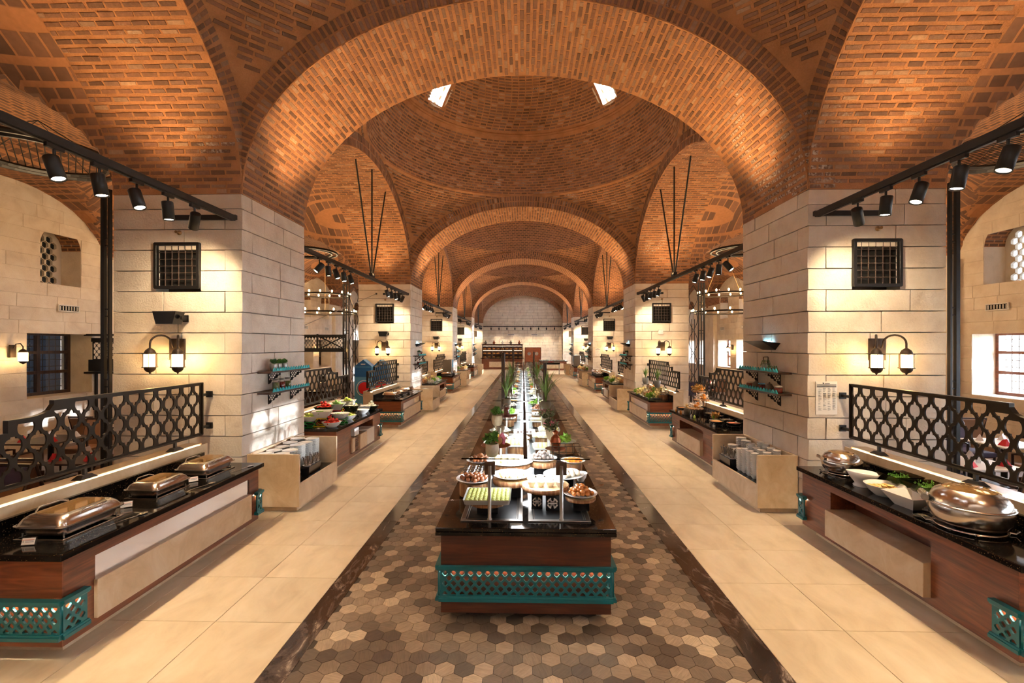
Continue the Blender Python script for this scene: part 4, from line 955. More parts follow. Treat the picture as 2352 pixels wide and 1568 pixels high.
def riser(x, y, z, w, h, lab, emblem=False):
    o = thing('display_riser', lab, 'display riser', (x, y, z), 0, 'black display risers on the island'); b = MB(); b.box((0, 0, h/2), (w, w, h), ch=.004); b.build('block', 'black_gloss', o)
    if emblem:
        e = MB(); R0 = min(w, h)*.42; yy = -w/2-.003
        for a0, a1 in ((.25, 1.3), (PI-1.3, PI-.25), (PI+.25, PI+1.3), (2*PI-1.3, 2*PI-.25)):
            for i in range(6):
                p, q = a0+(a1-a0)*i/6, a0+(a1-a0)*(i+1)/6; P = lambda r, a: (r*math.cos(a), yy, h*.5+r*math.sin(a)); e.face([P(R0*.72, p), P(R0*.72, q), P(R0, q), P(R0, p)])
        for u, v, ww, hh in ((0, 0, 1.7, .2), (0, .28, .7, .14), (0, -.28, .7, .14), (-.3, .5, .3, .12), (.3, .5, .3, .12), (-.3, -.5, .3, .12), (.3, -.5, .3, .12)): e.box((u*R0, yy, h*.5+v*R0), (ww*R0, .002, hh*R0))
        e.build('white_emblem', 'paper', o)
    return z+h
def pile(mesh, name, n, c, rx, ry, step, lab, cat, grp, rise=1.0, lay=.7):
    """heap of single pieces inside an ellipse, lower rings first"""
    k = 0; lvl = 0
    while k < n and lvl < 5:
        f = 1-lvl*.3; pts = []; yy = -ry*f
        while yy <= ry*f+1e-6:
            xx = -rx*f+(step/2 if len(pts) % 2 else 0)
            while xx <= rx*f+1e-6:
                if (xx/(rx*f+1e-6))**2+(yy/(ry*f+1e-6))**2 <= 1.02: pts.append((xx, yy))
                xx += step
            yy += step*.88
        for p in pts:
            if k >= n: break
            single(name, mesh, (c[0]+p[0]+RND.uniform(-.1, .1)*step, c[1]+p[1]+RND.uniform(-.1, .1)*step, c[2]+lvl*step*lay*rise), lab, cat, grp, RND.uniform(0, 6)); k += 1
        lvl += 1
def rows(mesh, name, nx, ny, c, dx, dy, lab, cat, grp, rz=0):
    for i in range(nx):
        for j in range(ny): single(name, mesh, (c[0]+(i-(nx-1)/2)*dx, c[1]+(j-(ny-1)/2)*dy, c[2]), lab, cat, grp, rz)
def foliage(r, n, seed, mat, size=.03, flat=.8):
    """leaves on several loose clumps rather than one ball"""
    rn = random.Random(seed); b = MB(); cl = []
    for i in range(7): a, e = rn.uniform(0, 2*PI), rn.uniform(-.2, 1.2); q = r*rn.uniform(.3, .72); cl.append((V((q*math.cos(e)*math.cos(a), q*math.cos(e)*math.sin(a), q*math.sin(e)*flat)), r*rn.uniform(.32, .6)))
    for i in range(n):
        c0, rr = cl[i % 7]; d = V((rn.gauss(0, 1), rn.gauss(0, 1), rn.gauss(0, 1)*flat)).normalized(); c = c0+d*rr*rn.uniform(.5, 1.05); u = d.cross(V((rn.uniform(-1, 1), rn.uniform(-1, 1), 1))).normalized(); t = (d*.7+d.cross(u)*rn.uniform(-1, 1)).normalized(); w = t.cross(u); s = size*rn.uniform(.6, 1.25)
        b.add([c-t*s, c+u*s*.6+w*s*.1, c+t*s, c-u*s*.6+w*s*.1, c+w*s*.25], [(0, 1, 4), (1, 2, 4), (2, 3, 4), (3, 0, 4)])
    return b.mesh('foliage', mat)
def grass(n, L, seed, mat, spread=.5, w=.006):
    rn = random.Random(seed); b = MB()
    for i in range(n):
        a = rn.uniform(0, 2*PI); l = L*rn.uniform(.6, 1.1); d = V((math.cos(a), math.sin(a), 0)); sd = V((-math.sin(a), math.cos(a), 0)); k = rn.uniform(.15, spread); pts = [d*(l*k*(t**2))+V((0, 0, l*(t-.35*k*t*t))) for t in (0, .35, .7, 1)]; ws = (w, w, w*.7, w*.1)
        for j in range(3): b.face([pts[j]-sd*ws[j], pts[j]+sd*ws[j], pts[j+1]+sd*ws[j+1], pts[j+1]-sd*ws[j+1]], True)
    return b.mesh('foliage', mat)
def potted(x, y, z, pr, ph, potmat, fol, fz, lab, cat='potted plant', grp=None, scale=1):
    o = thing('potted_plant', lab, cat, (x, y, z), RND.uniform(0, 6), grp); b = MB(); b.lathe([(pr*.6, 0), (pr*.85, ph*.2), (pr, ph*.55), (pr*.95, ph*.9), (pr*.9, ph), (pr*.82, ph), (pr*.8, ph*.85), (.002, ph*.85)], n=18); b.build('pot', potmat, o); e = link('foliage', fol, o); e.location = (0, 0, fz); e.scale = (scale,)*3; return o
def tongs(x, y, z, L, rz, lab, grp):
    def mk():
        b = MB()
        b.tube([(0, 0, .012), (.3, .0, .02), (.62, 0, .012), (.72, 0, .008)], [.008, .009, .012, .012], 6, flat=.4); b.lathe([(.004, 0), (.07, .004), (.095, .02), (.09, .022), (.06, .01), (.002, .006)], (.86, 0, 0), 14, sx=1.45, sy=.85); return b.mesh('serving_spoon', 'steel')
    o = single('serving_spoon', shared('spoon', mk), (x, y, z), lab, 'serving spoon', grp, rz); o.scale = (L, L, L); return o
def card(x, y, z, rz, lab):
    o = thing('label_holder', lab, 'label holder', (x, y, z), rz, 'acrylic label holders on the counters'); b = MB(); b.box((0, 0, .0325), (.105, .012, .065), rx=-.35); b.build('acrylic_block', 'acrylic', o)
    b = MB(); b.box((0, -.008, .0325), (.092, .002, .052), rx=-.35); b.build('paper_label', 'paper', o); b = MB(); b.box((0, -.0135, .047), (.09, .0015, .003), rx=-.35); b.build('orange_stripe', 'ink_orange', o)
    b = MB()
    for i in range(3): b.box((.008, -.0105-.004*(1-i)*0, .037-i*.009), (.06, .0015, .003), rx=-.35); b.box((-.036, -.0105, .037-i*.009), (.006, .002, .005), rx=-.35)
    b.build('text_lines', 'ink_grey', o)
# ---- chafing dishes
def chafer_meshes():
    f = MB(); frame(f, -.24, .24, -.33, .33, .0, .012, .02)
    for x in (-1, 1):
        for y in (-1, 1): f.cyl((x*.2, y*.28, 0), (x*.2, y*.28, .05), .008, n=6)
    f = f.mesh('stand', 'steel')
    p = MB(); p.rbox((0, 0, .075), (.44, .62, .09), .06, taper=.9); p = p.mesh('water_pan', 'steel')
    r = MB(); r.rbox((0, 0, .126), (.52, .70, .012), .07); r = r.mesh('rim', 'steel')
    l = MB()
    def lp(w, d, rr, z):
        out = []
        for qx, qy, a0 in ((1, 1, 0), (-1, 1, PI/2), (-1, -1, PI), (1, -1, 1.5*PI)):
            for i in range(5): a = a0+PI/2*i/4; out.append((qx*(w/2-rr)+rr*math.cos(a), qy*(d/2-rr)+rr*math.sin(a), z))
        return out
    l.ring([lp(.49, .67, .07, .132), lp(.48, .66, .07, .142), lp(.43, .61, .07, .185), lp(.36, .54, .06, .212), lp(.30, .46, .05, .22)], True, cap1=False); l = l.mesh('lid', 'steel')
    w = MB(); w.rbox((0, 0, .2205), (.30, .46, .004), .05); w = w.mesh('lid_window', 'lid_glass')
    h = MB(); h.tube([(.20, -.12, .195), (.235, -.12, .225), (.235, .12, .225), (.20, .12, .195)], .009, 8); h = h.mesh('handle', 'steel')
    g = MB()
    for y in (-.14, .14): g.cyl((-.25, y-.06, .15), (-.25, y+.06, .15), .02, n=10); g.box((-.22, y, .16), (.08, .05, .02))
    g.tube([(-.2, -.16, .21), (-.23, -.1, .235), (-.23, .1, .235), (-.2, .16, .21)], .008, 6); g = g.mesh('hinge', 'steel')
    return [('stand', f), ('water_pan', p), ('rim', r), ('lid', l), ('lid_window', w), ('handle', h), ('hinge', g)]
def chafer(x, y, s, lab, sc=1):
    o = thing('chafing_dish', lab, 'chafing dish', (x, y, CT), 0 if s < 0 else PI, 'rectangular chafing dishes')
    for n, m in shared('chafer', chafer_meshes): link(n, m, o)
    o.scale = (sc,)*3
def rchafer_meshes():
    p = MB(); p.lathe([(.15, .0), (.16, .012), (.19, .03), (.225, .08), (.238, .14), (.232, .17)], n=30, cap1=False); p = p.mesh('pot_body', 'steel')
    r = MB(); r.lathe([(.232, .168), (.245, .174), (.245, .182), (.225, .184)], n=30, cap0=False, cap1=True); r = r.mesh('rim', 'steel')
    l = MB(); l.lathe([(.228, .184), (.222, .215), (.195, .258), (.15, .287)], n=30, cap0=False, cap1=False); l = l.mesh('lid', 'steel')
    w = MB(); w.lathe([(.152, .287), (.1, .303), (.002, .308)], n=24, cap0=False); w = w.mesh('lid_window', 'lid_glass')
    h = MB()
    for s in (-1, 1): h.tube([(s*.05-.03, -.235, .11), (s*.05-.03, -.27, .105), (s*.05+.03, -.27, .105), (s*.05+.03, -.235, .11)], .008, 6)
    h.cyl((.17, .17, .2), (.24, .12, .2), .025, n=10); h.cyl((.17, .17, .2), (.12, .24, .2), .025, n=10); h = h.mesh('hinge', 'steel')
    f = MB(); f.tube([(.2*math.cos(2*PI*i/28), .2*math.sin(2*PI*i/28), .012) for i in range(28)], .009, 6, closed=True)
    for i in range(4): a = PI/4+PI/2*i; f.tube([(.2*math.cos(a), .2*math.sin(a), .01), (.24*math.cos(a), .24*math.sin(a), .006), (.26*math.cos(a), .26*math.sin(a), .03)], .009, 6)
    f = f.mesh('stand', 'steel'); return [('pot_body', p), ('rim', r), ('lid', l), ('lid_window', w), ('hinge', h), ('stand', f)]
def rchafer(x, y, sc, rz, lab):
    o = thing('soup_chafer', lab, 'chafing dish', (x, y, CT+.004), rz, 'round chafing dishes')
    for n, m in shared('rchafer', rchafer_meshes): link(n, m, o)
    o.scale = (sc,)*3
for k in range(1, 5):
    for i, (dy, dx) in enumerate(((-2.60, 0), (-1.62, 0), (-.85, -.02))):
        if k > 1 or True:
            chafer(-4.03+dx*0, py(k)+dy, -1, '%s rectangular steel chafing dish on the counter before the %s left pillar' % (('nearest', 'middle', 'farthest')[i], PLACE[k]), (.9, .75, .84)[i])
        tongs(-3.72, py(k)+dy+.02, CT+.002, .36, -1.75+RND.uniform(-.1, .1)+PI, 'steel serving spoon beside the %s chafing dish of the %s left pillar' % (('nearest', 'middle', 'farthest')[i], PLACE[k]), 'serving spoons on the left counters')
card(-4.02, 3.68, CT, .2, 'acrylic label holder before the nearest rectangular chafing dish'); card(-3.97, 4.55, CT, .6, 'acrylic label holder between the two nearer rectangular chafing dishes'); card(-3.92, 5.42, CT, .8, 'acrylic label holder beside the farthest chafing dish of the near left counter')
# ---- right front counter
rchafer(4.1, 5.98, .92, PI/2+.5, 'round steel soup chafer at the far end of the near right counter'); rchafer(4.03, 4.22, 1.22, PI/2+.2, 'large round steel chafer on the near right counter')
def plinth_plate(x, y, w, d, lab):
    b = MB(); b.box((0, 0, .002), (w, d, .004)); single('steel_mat', b.mesh('steel_mat', 'steel_brushed'), (x, y, CT), lab, 'spoon rest')
plinth_plate(3.86, 4.36, .1, .4, 'flat steel spoon rest before the large round chafer'); 
tongs(3.86, 4.1, CT+.006, .42, PI/2+.15, 'large steel ladle in front of the large round chafer', None); tongs(3.9, 4.14, CT+.03, .36, PI/2+.3, 'second steel ladle resting on the first by the large round chafer', None)
tongs(3.87, 5.78, CT+.002, .3, PI/2-.1, 'steel ladle before the far round soup chafer', None); tongs(3.95, 5.72, CT+.002, .28, PI/2+.3, 'shorter steel spoon lying by the far round soup chafer', None)
card(4.02, 4.62, CT, -.9, 'acrylic label holder behind the large round chafer'); card(3.98, 6.02, CT, -.5, 'striped label card beside the far round soup chafer')
b = MB(); b.lathe([(.09, 0), (.095, .012), (.075, .03), (.12, .09), (.155, .15), (.15, .152), (.11, .1), (.002, .06)], n=30); v = []
for p in b.v: v.append((p[0]*(1.25 if p[0] < 0 else 1), p[1], p[2]*(1+.22*max(0, -p[0])/.155)))
b.v = v; o = thing('sauce_bowl', 'white flared ceramic sauce bowl with one raised lip', 'bowl', (4.0, 5.46, CT), .4); b.build('bowl', 'ceramic', o); b = MB(); b.lathe([(.12, .118), (.001, .12)], n=24, cap0=False); b.build('sauce', 'cream', o)
single('bread_bowl', bowl_mesh(.19, .12, nm='bread_bowl'), (3.98, 5.12, CT), 'round white ribbed bowl heaped with bread cubes', 'bowl')
pile(cube_mesh(.06, .045, .022, 'toast', 'bread_chip'), 'bread_chip', 19, (3.98, 5.12, CT+.075), .13, .13, .06, 'golden bread piece in the round white bowl', 'bread', 'bread pieces in the white bowl', lay=.35)
single('square_dish', sq_bowl_mesh(.36, .36, .13, 'ceramic', 'square_dish'), (3.98, 4.76, CT), 'square white flared ceramic dish with a few croutons', 'dish', rz=.12)
pile(cube_mesh(.02, .018, .014, 'toast', 'crouton'), 'crouton', 20, (3.98, 4.77, CT+.024), .08, .06, .022, 'small crouton in the square white dish', 'crouton', 'croutons in the square dish', lay=.5)
for i, (x, y) in enumerate(((4.235, 5.24), (4.235, 4.88))):
    o = thing('herb_box', '%s black acrylic box of chopped green herbs' % ('farther', 'nearer')[i], 'herb box', (x, y, CT+.06), 0, 'black herb boxes'); b = MB(); b.box((0, 0, -.03), (.2, .2, .06)); b.build('foot', 'black_gloss', o); sb = sq_bowl_mesh(.32, .30, .14, 'smoked', 'box'); link('box', sb, o); b = MB(); b.lathe([(.11, .05), (.09, .085), (.03, .105), (.001, .108)], n=16, wob=.12); b.build('herb_mound', 'herb', o); e = link('herb_leaves', foliage(.11, 260, 3+i, 'herb', .012, .5), o); e.location = (0, 0, .095); e['kind'] = 'stuff'
# ---- plate stations
DP = plate_mesh(.118, .0175, 'ceramic', 'dinner_plate', 26)
for (x, y, n) in [(xx, yy, nn) for yy, nn in ((6.93, 27), (7.18, 28), (7.43, 30), (7.68, 31), (7.93, 32)) for xx, nn in ((-3.90, 0), (-3.655, 0))] if False else [(-3.91, 6.95, 26), (-3.66, 6.95, 26), (-3.91, 7.2, 26), (-3.66, 7.2, 26), (-3.91, 7.45, 26), (-3.66, 7.45, 28), (-3.91, 7.7, 27), (-3.66, 7.7, 27), (-3.91, 7.96, 28), (-3.66, 7.96, 28)]:
    for i in range(n): single('dinner_plate', DP, (x+RND.uniform(-.003, .003), y+RND.uniform(-.003, .003), .401+i*.0163), 'white dinner plate in a tall stack in the near left stone station', 'plate', 'dinner plates stacked in the near left station')
SBW = bowl_mesh(.062, .05, 'ceramic', 'soup_cup', 18); SPL = plate_mesh(.085, .014, 'ceramic', 'side_plate', 20)
for (x, y, n) in ((3.93, 7.95, 22), (3.93, 8.14, 24), (3.93, 8.32, 25), (3.74, 8.22, 19), (3.74, 8.02, 17)):
    for i in range(n): single('side_plate', SPL, (x, y, .401+i*.0175), 'white side plate in a stack at the far end of the right stone station', 'plate', 'side plates stacked in the right station')
for (x, y, n) in ((3.96, 7.22, 14), (3.96, 7.38, 14), (3.96, 7.54, 15), (3.96, 7.7, 15), (3.81, 7.22, 13), (3.81, 7.38, 13), (3.81, 7.54, 13), (3.81, 7.7, 14), (3.66, 7.3, 12), (3.66, 7.46, 12), (3.66, 7.62, 12), (3.66, 7.78, 11)):
    for i in range(n): single('soup_cup', SBW, (x, y, .401+i*.0315), 'white ceramic cup in a stacked column in the right stone station', 'cup', 'cups stacked in the right station')
def cutlery(x, y, z, lab):
    o = thing('cutlery_caddy', lab, 'cutlery caddy', (x, y, z), 0, 'cutlery caddies'); b = MB()
    o2 = [(-.075, -.22), (.075, -.22), (.075, .22), (-.075, .22)]; b.ring([[(p*.8, q*.92, 0) for p, q in o2], [(p, q, .15) for p, q in o2]], False); b.build('caddy_body', 'black_gloss', o)
    for q in (-.14, 0, .14):
        b = MB(); b.lathe([(.05, .12), (.064, .165), (.068, .165), (.062, .16), (.045, .125), (.001, .12)], (0, q, 0), 16); c = b.build('cup', 'ceramic', o)
        for i in range(14): b = MB(); a, t = RND.uniform(0, 6.28), RND.uniform(.1, .35); h = RND.uniform(.12, .19); d = V((math.cos(a)*t, math.sin(a)*t, 1)).normalized(); p0 = V((0.02*math.cos(a), q+.02*math.sin(a), .13)); b.tube([p0, p0+d*h*.6, p0+d*h], [.004, .004, .011], 5, flat=.4); b.build('cutlery_piece', 'steel_brushed', c)
cutlery(-3.44, 7.45, .401, 'black caddy of cutlery in the near left stone station'); cutlery(3.64, 8.42-.1+.0, .401, 'black caddy of cutlery at the far end of the right stone station') if False else cutlery(3.61, 8.1, .401, 'black caddy of cutlery at the far end of the right stone station')
for k in (2, 3, 4):
    for s in (-1, 1):
        b = MB(); me = [tuple(v.co) for v in DP.vertices]; fs = [tuple(p.vertices) for p in DP.polygons]
        for i in range(4):
            for j in range(24): b.add([(p[0], p[1]+i*.26, p[2]+j*.0148) for p in me], fs)
        o = tag(b.build('plate_stacks', 'ceramic'), 'white plates stacked in the stone station of the %s %s pillar' % (PLACE[k], SIDE[s]), 'plates', kind='stuff'); o.location = (s*3.8, py(k)+.45, .401)
# ---- shelf ornaments on the pillar flanks
def jar(x, y, z, r, h, fill, lidm, lab):
    o = thing('glass_jar', lab, 'jar', (x, y, z), 0, 'jars on the pillar shelves'); b = MB(); b.lathe([(r*.9, 0), (r, .01), (r, h*.82), (r*.8, h*.9), (r*.8, h)], n=16); b.build('glass_body', 'glass_tumbler', o); b = MB(); b.lathe([(r*.85, .004), (r*.93, .012), (r*.93, h*.78), (.001, h*.8)], n=14); b.build('preserve', fill, o); b = MB(); b.lathe([(r*.86, h*.96), (r*.88, h*1.12), (.001, h*1.13)], n=16); b.build('lid', lidm, o)
LF1, LF2, LF3 = foliage(.11, 420, 1, 'leaf', .03), foliage(.13, 500, 2, 'leaf_dark', .028), foliage(.2, 900, 3, 'leaf_dusty', .028)
GR1, GR2 = grass(70, .42, 4, 'blade', .75), grass(30, .5, 5, 'blade', .7, .012)
TRL = MB(); rn = random.Random(9)
for i in range(26):
    a = rn.uniform(0, 6.28); p = V((.06*math.cos(a), .06*math.sin(a), .02)); pts = [p, p+V((.04*math.cos(a), .04*math.sin(a), .03)), p+V((.07*math.cos(a), .07*math.sin(a), -.08)), p+V((.08*math.cos(a), .1*math.sin(a), -.2*rn.uniform(.4, 1)))]; TRL.tube(pts, .003, 3)
    for q in pts[1:]:
        for j in range(3): d = V((rn.uniform(-1, 1), rn.uniform(-1, 1), rn.uniform(-1, 1)))*.014; TRL.add([q, q+d, q+d*1.6+V((0, 0, .006)), q+d+V((.006, .006, 0))], [(0, 1, 2, 3)])
TRL = TRL.mesh('foliage', 'leaf')
def tin_pot(x, y, z, fol, lab, hnd=False):
    o = potted(x, y, z, .06, .12, 'tin', fol, .14, lab, 'potted plant', 'tin pots on the pillar shelves', .52)
    if hnd: b = MB(); b.tube([(-.055, 0, .11), (-.06, 0, .22), (.06, 0, .22), (.055, 0, .11)], .006, 5); b.build('handle', 'wood_dark', o)
for k in range(1, 5):
    for s in (-1, 1):
        x = s*(A-.13); _, yc, zu = SHELF[k, s, 0]; zl = SHELF[k, s, 1][2]; nm = '%s %s pillar' % (PLACE[k], SIDE[s])
        if k == 1 and s < 0:
            for i, dy in enumerate((-.42, -.28, -.1)): tin_pot(x, yc+dy, zu, (LF2, LF1, LF1)[i], '%s small tin pot of green leaves on the shelf of the %s' % (('nearest', 'middle', 'farthest')[i], nm))
            for i, dy in enumerate((-.35, -.17, .02)): jar(x, yc+dy, zl, .055, .17, ('pickle', 'jam', 'pickle')[i], 'tin', '%s tall glass jar of pickles on the lower shelf of the %s' % (('nearest', 'middle', 'farthest')[i], nm))
        elif k == 1:
            tin_pot(x, yc-.15, zu, TRL, 'tin pot with wooden handle and trailing plant on the right pillar shelf', True); potted(x, yc-.35, zu, .045, .05, 'stoneware', TRL, .05, 'small trailing plant near the end of the right pillar shelf', scale=.6)
            for i, (dy, f, l) in enumerate(((.36, 'jam', 'white_plastic'), (-.02, 'jam', 'print_lightblue'), (-.52, 'jam', 'ceramic'))): jar(x, yc+dy, zl, .06, .1, f, l, 'squat jar with %s lid on the lower right pillar shelf' % ('white', 'pale blue', 'wide pale')[i])
            for i, dy in enumerate((.16, -.26)):
                o = thing('stoneware_pot', '%s dark lidded stoneware pot on the lower right pillar shelf' % ('farther', 'nearer')[i], 'pot', (x, yc+dy, zl)); b = MB(); b.lathe([(.04, 0), (.06, .03), (.065, .07), (.04, .105)], n=16); b.build('pot_body', 'stoneware', o); b = MB(); b.lathe([(.045, .105), (.03, .122), (.01, .13), (.012, .145), (.002, .15)], n=14); b.build('lid', 'stoneware', o)
        else:
            tin_pot(x, yc-.25, zu, LF2, 'tin pot of leaves on the upper shelf of the %s' % nm); jar(x, yc+.1, zu, .06, .15, 'jam', 'tin', 'red jar on the upper shelf of the %s' % nm); jar(x, yc-.3, zl, .06, .1, 'jam', 'ceramic', 'squat jar on the lower shelf of the %s' % nm); potted(x, yc+.1, zl, .05, .06, 'stoneware', TRL, .06, 'trailing plant on the lower shelf of the %s' % nm, scale=.6)
# ---- food on the island
T0 = CT+.018
def dish(kind, x, y, z, tag_, w=.2):
    g = lambda n: '%s, %s' % (n, tag_)
    if kind == 'profiterole': single('serving_plate', shared(('pl', w), lambda: plate_mesh(w, .035, nm='serving_plate')), (x, y, z), 'white plate of brown glazed dough balls, %s' % tag_, 'plate', 'white serving plates'); pile(shared('prof', lambda: ball_mesh(.026, 'dough_brown', 'dough_ball')), 'dough_ball', 34, (x, y, z+.018), w*.66, w*.66, .05, 'brown glazed dough ball %s' % tag_, 'sweet', 'brown dough balls %s' % tag_)
    if kind == 'lokma': single('serving_plate', shared(('pl', w), lambda: plate_mesh(w, .035, nm='serving_plate')), (x, y, z), 'white plate of golden syrup dumplings, %s' % tag_, 'plate', 'white serving plates'); pile(shared('lok', lambda: ball_mesh(.024, 'dough_gold', 'dumpling', 1.25)), 'dumpling', 44, (x, y, z+.02), w*.68, w*.68, .045, 'golden syrup dumpling %s' % tag_, 'sweet', 'golden dumplings %s' % tag_, lay=.6)
    if kind == 'cookie': single('serving_plate', shared(('pl', w), lambda: plate_mesh(w, .035, nm='serving_plate')), (x, y, z), 'white plate of pale crumbly cookies, %s' % tag_, 'plate', 'white serving plates'); pile(shared('cok', lambda: ball_mesh(.022, 'cookie', 'cookie')), 'cookie', 40, (x, y, z+.018), w*.72, w*.66, .042, 'pale crumbly cookie %s' % tag_, 'cookie', 'pale cookies %s' % tag_, lay=.5)
    if kind == 'figs': single('serving_plate', shared(('pl', w), lambda: plate_mesh(w, .035, nm='serving_plate')), (x, y, z), 'white plate of grey stuffed figs, %s' % tag_, 'plate', 'white serving plates'); pile(shared('fig', lambda: ball_mesh(.026, 'fig', 'stuffed_fig')), 'stuffed_fig', 34, (x, y, z+.018), w*.68, w*.62, .05, 'grey stuffed fig %s' % tag_, 'fig', 'stuffed figs %s' % tag_, lay=.6)
    if kind == 'orange': single('serving_plate', shared(('pl', w), lambda: plate_mesh(w, .035, nm='serving_plate')), (x, y, z), 'white plate of orange candied fruit, %s' % tag_, 'plate', 'white serving plates'); pile(shared('org', lambda: cube_mesh(.04, .03, .025, 'orange_fruit', 'candied_fruit')), 'candied_fruit', 24, (x, y, z+.02), w*.66, w*.6, .042, 'orange candied fruit piece %s' % tag_, 'fruit', 'candied fruit %s' % tag_, lay=.5)
    if kind == 'roll': single('serving_platter', shared(('pl2', w), lambda: plate_mesh(w, .02, nm='serving_platter')), (x, y, z), 'large round white platter of cream roll slices, %s' % tag_, 'platter', 'white platters'); rows(shared('rol', lambda: cube_mesh(.06, .07, .03, 'pastry_pale', 'roll_slice')), 'roll_slice', 5, 4, (x, y, z+.015), .08, .085, 'pale cream roll slice %s' % tag_, 'cake slice', 'roll slices %s' % tag_, .5)
    if kind == 'white': single('serving_platter', shared(('pl2', w), lambda: plate_mesh(w, .02, nm='serving_platter')), (x, y, z), 'large white platter of cream sweets, %s' % tag_, 'platter', 'white platters'); pile(shared('whi', lambda: ball_mesh(.029, 'cream', 'cream_sweet')), 'cream_sweet', 22, (x, y, z+.013), w*.72, w*.68, .058, 'white cream sweet %s' % tag_, 'sweet', 'cream sweets %s' % tag_, lay=.5)
    if kind == 'pistachio': single('baking_tray', shared(('tr', w), lambda: tray_mesh(w*2.2, w*2, .045, nm='baking_tray')), (x, y, z), 'square steel tray of green pistachio sweets, %s' % tag_, 'tray', 'steel trays'); rows(shared('pis', lambda: ball_mesh(.0215, 'pistachio', 'pistachio_sweet', 1.1, .9, 8)), 'pistachio_sweet', 10, 8, (x, y, z+.012), w*2.2/10.8, w*2/8.8, 'green pistachio sweet %s' % tag_, 'sweet', 'pistachio sweets %s' % tag_)
    if kind == 'baklava': single('baking_tray', shared(('tr', w), lambda: tray_mesh(w*2.2, w*2, .045, nm='baking_tray')), (x, y, z), 'steel tray of yellow pastry rolls, %s' % tag_, 'tray', 'steel trays'); rows(shared('bak', lambda: roll_mesh(.062, .02, 'cheese', 'pastry_roll')), 'pastry_roll', 5, 6, (x, y, z+.012), w*2.2/5.9, w*2/7, 'yellow pastry roll %s' % tag_, 'pastry', 'pastry rolls %s' % tag_)
    if kind == 'petit': single('baking_tray', shared(('tr', w), lambda: tray_mesh(w*2.2, w*2, .03, 'ceramic', 'white_tray')), (x, y, z), 'white tray of small dark and white cakes, %s' % tag_, 'tray', 'white trays'); rows(shared('pet', lambda: cube_mesh(.034, .034, .03, 'chocolate', 'dark_cake')), 'dark_cake', 5, 3, (x, y, z+.012), w*2.2/7, w*2/4, 'small dark cake %s' % tag_, 'cake', 'dark cakes %s' % tag_); rows(shared('pet2', lambda: cube_mesh(.034, .034, .028, 'cream', 'white_cake')), 'white_cake', 5, 3, (x, y+w*.25, z+.012), w*2.2/7, w*2/4, 'small white cake %s' % tag_, 'cake', 'white cakes %s' % tag_)
    if kind == 'cups': rows(shared('cup', lambda: bowl_mesh(.045, .055, nm='pudding_bowl')), 'pudding_bowl', 4, 3, (x, y, z), .095, .1, 'small white bowl of pale green pudding, %s' % tag_, 'bowl', 'pudding bowls %s' % tag_); rows(shared('cupf', lambda: (lambda b: (b.lathe([(.038, 0), (.001, .001)], n=16, cap0=False), b.mesh('pudding', 'custard'))[1])(MB())), 'pudding', 4, 3, (x, y, z+.043), .095, .1, 'pale green pudding inside a small white bowl %s' % tag_, 'pudding', 'puddings %s' % tag_)
    if kind == 'choc': rows(shared('gcup', lambda: (lambda b: (b.lathe([(.025, 0), (.028, .004), (.036, .07), (.034, .07), (.024, .01)], n=14), b.mesh('glass_cup', 'glass_tumbler'))[1])(MB())), 'glass_cup', 3, 3, (x, y, z), .085, .1, 'small clear glass of chocolate dessert, %s' % tag_, 'glass', 'chocolate dessert glasses %s' % tag_); rows(shared('gcf', lambda: (lambda b: (b.lathe([(.022, .006), (.031, .052), (.001, .053)], n=12), b.mesh('chocolate_dessert', 'chocolate'))[1])(MB())), 'chocolate_dessert', 3, 3, (x, y, z), .085, .1, 'chocolate dessert inside a small glass %s' % tag_, 'dessert', 'chocolate desserts %s' % tag_)
    if kind == 'heap': single('serving_platter', shared(('pl2', w), lambda: plate_mesh(w, .02, nm='serving_platter')), (x, y, z), 'white platter of food, %s' % tag_, 'platter', 'white platters'); c_ = RND.randrange(4); o = single('food_heap', shared(('hp', c_), lambda: foliage(.13, 80, 60+c_, ('cream', 'lettuce', 'orange_fruit', 'pastry_pale')[c_], .04, .4)), (x, y, z+.03), 'heap of food, %s' % tag_, 'food', 'food heaps on the island'); o['kind'] = 'stuff'
    if kind == 'greens': single('serving_platter', shared(('pl2', w), lambda: plate_mesh(w, .02, nm='serving_platter')), (x, y, z), 'white platter of green salad leaves, %s' % tag_, 'platter', 'white platters'); o = single('salad_heap', shared('sal', lambda: foliage(.15, 260, 21, 'lettuce', .045, .35)), (x, y, z+.03), 'heap of green salad leaves, %s' % tag_, 'salad', 'salad heaps'); o['kind'] = 'stuff'
IS = lambda r: 'at the near end of the island, '+r
r1 = riser(-.31, 4.50, T0, .2, .085, 'black riser under the green sweets tray'); r1 = log(-.31, 4.50, r1, .19, .035, 'log slice under the green sweets tray'); dish('pistachio', -.31, 4.50, r1, 'at the near left end of the island', .205)
r1 = riser(.60, 4.58, T0, .16, .095, 'black riser under the golden dumplings'); r1 = log(.60, 4.58, r1, .15, .03, 'log slice under the golden dumplings'); dish('lokma', .60, 4.58, r1, 'at the near right end of the island', .17)
r1 = log(-.50, 5.0, T0, .16, .14, 'thick log slice under the brown dough balls'); dish('profiterole', -.50, 5.0, r1, 'behind the green sweets', .2)
r1 = riser(-.09, 4.98, T0, .2, .13, 'black riser under the crumbly cookies'); r1 = log(-.09, 4.98, r1, .2, .06, 'log slice under the crumbly cookies'); dish('cookie', -.09, 4.98, r1, 'in the middle of the near end', .205)
riser(.17, 4.60, T0, .11, .15, 'black emblem box left under the pudding bowls', True); r1 = riser(.32, 4.57, T0, .13, .15, 'black emblem box right under the pudding bowls', True); r1 = log(.26, 4.74, r1, .24, .045, 'large log slice carrying the pudding bowls'); dish('cups', .26, 4.74, r1, 'on the large log slice')
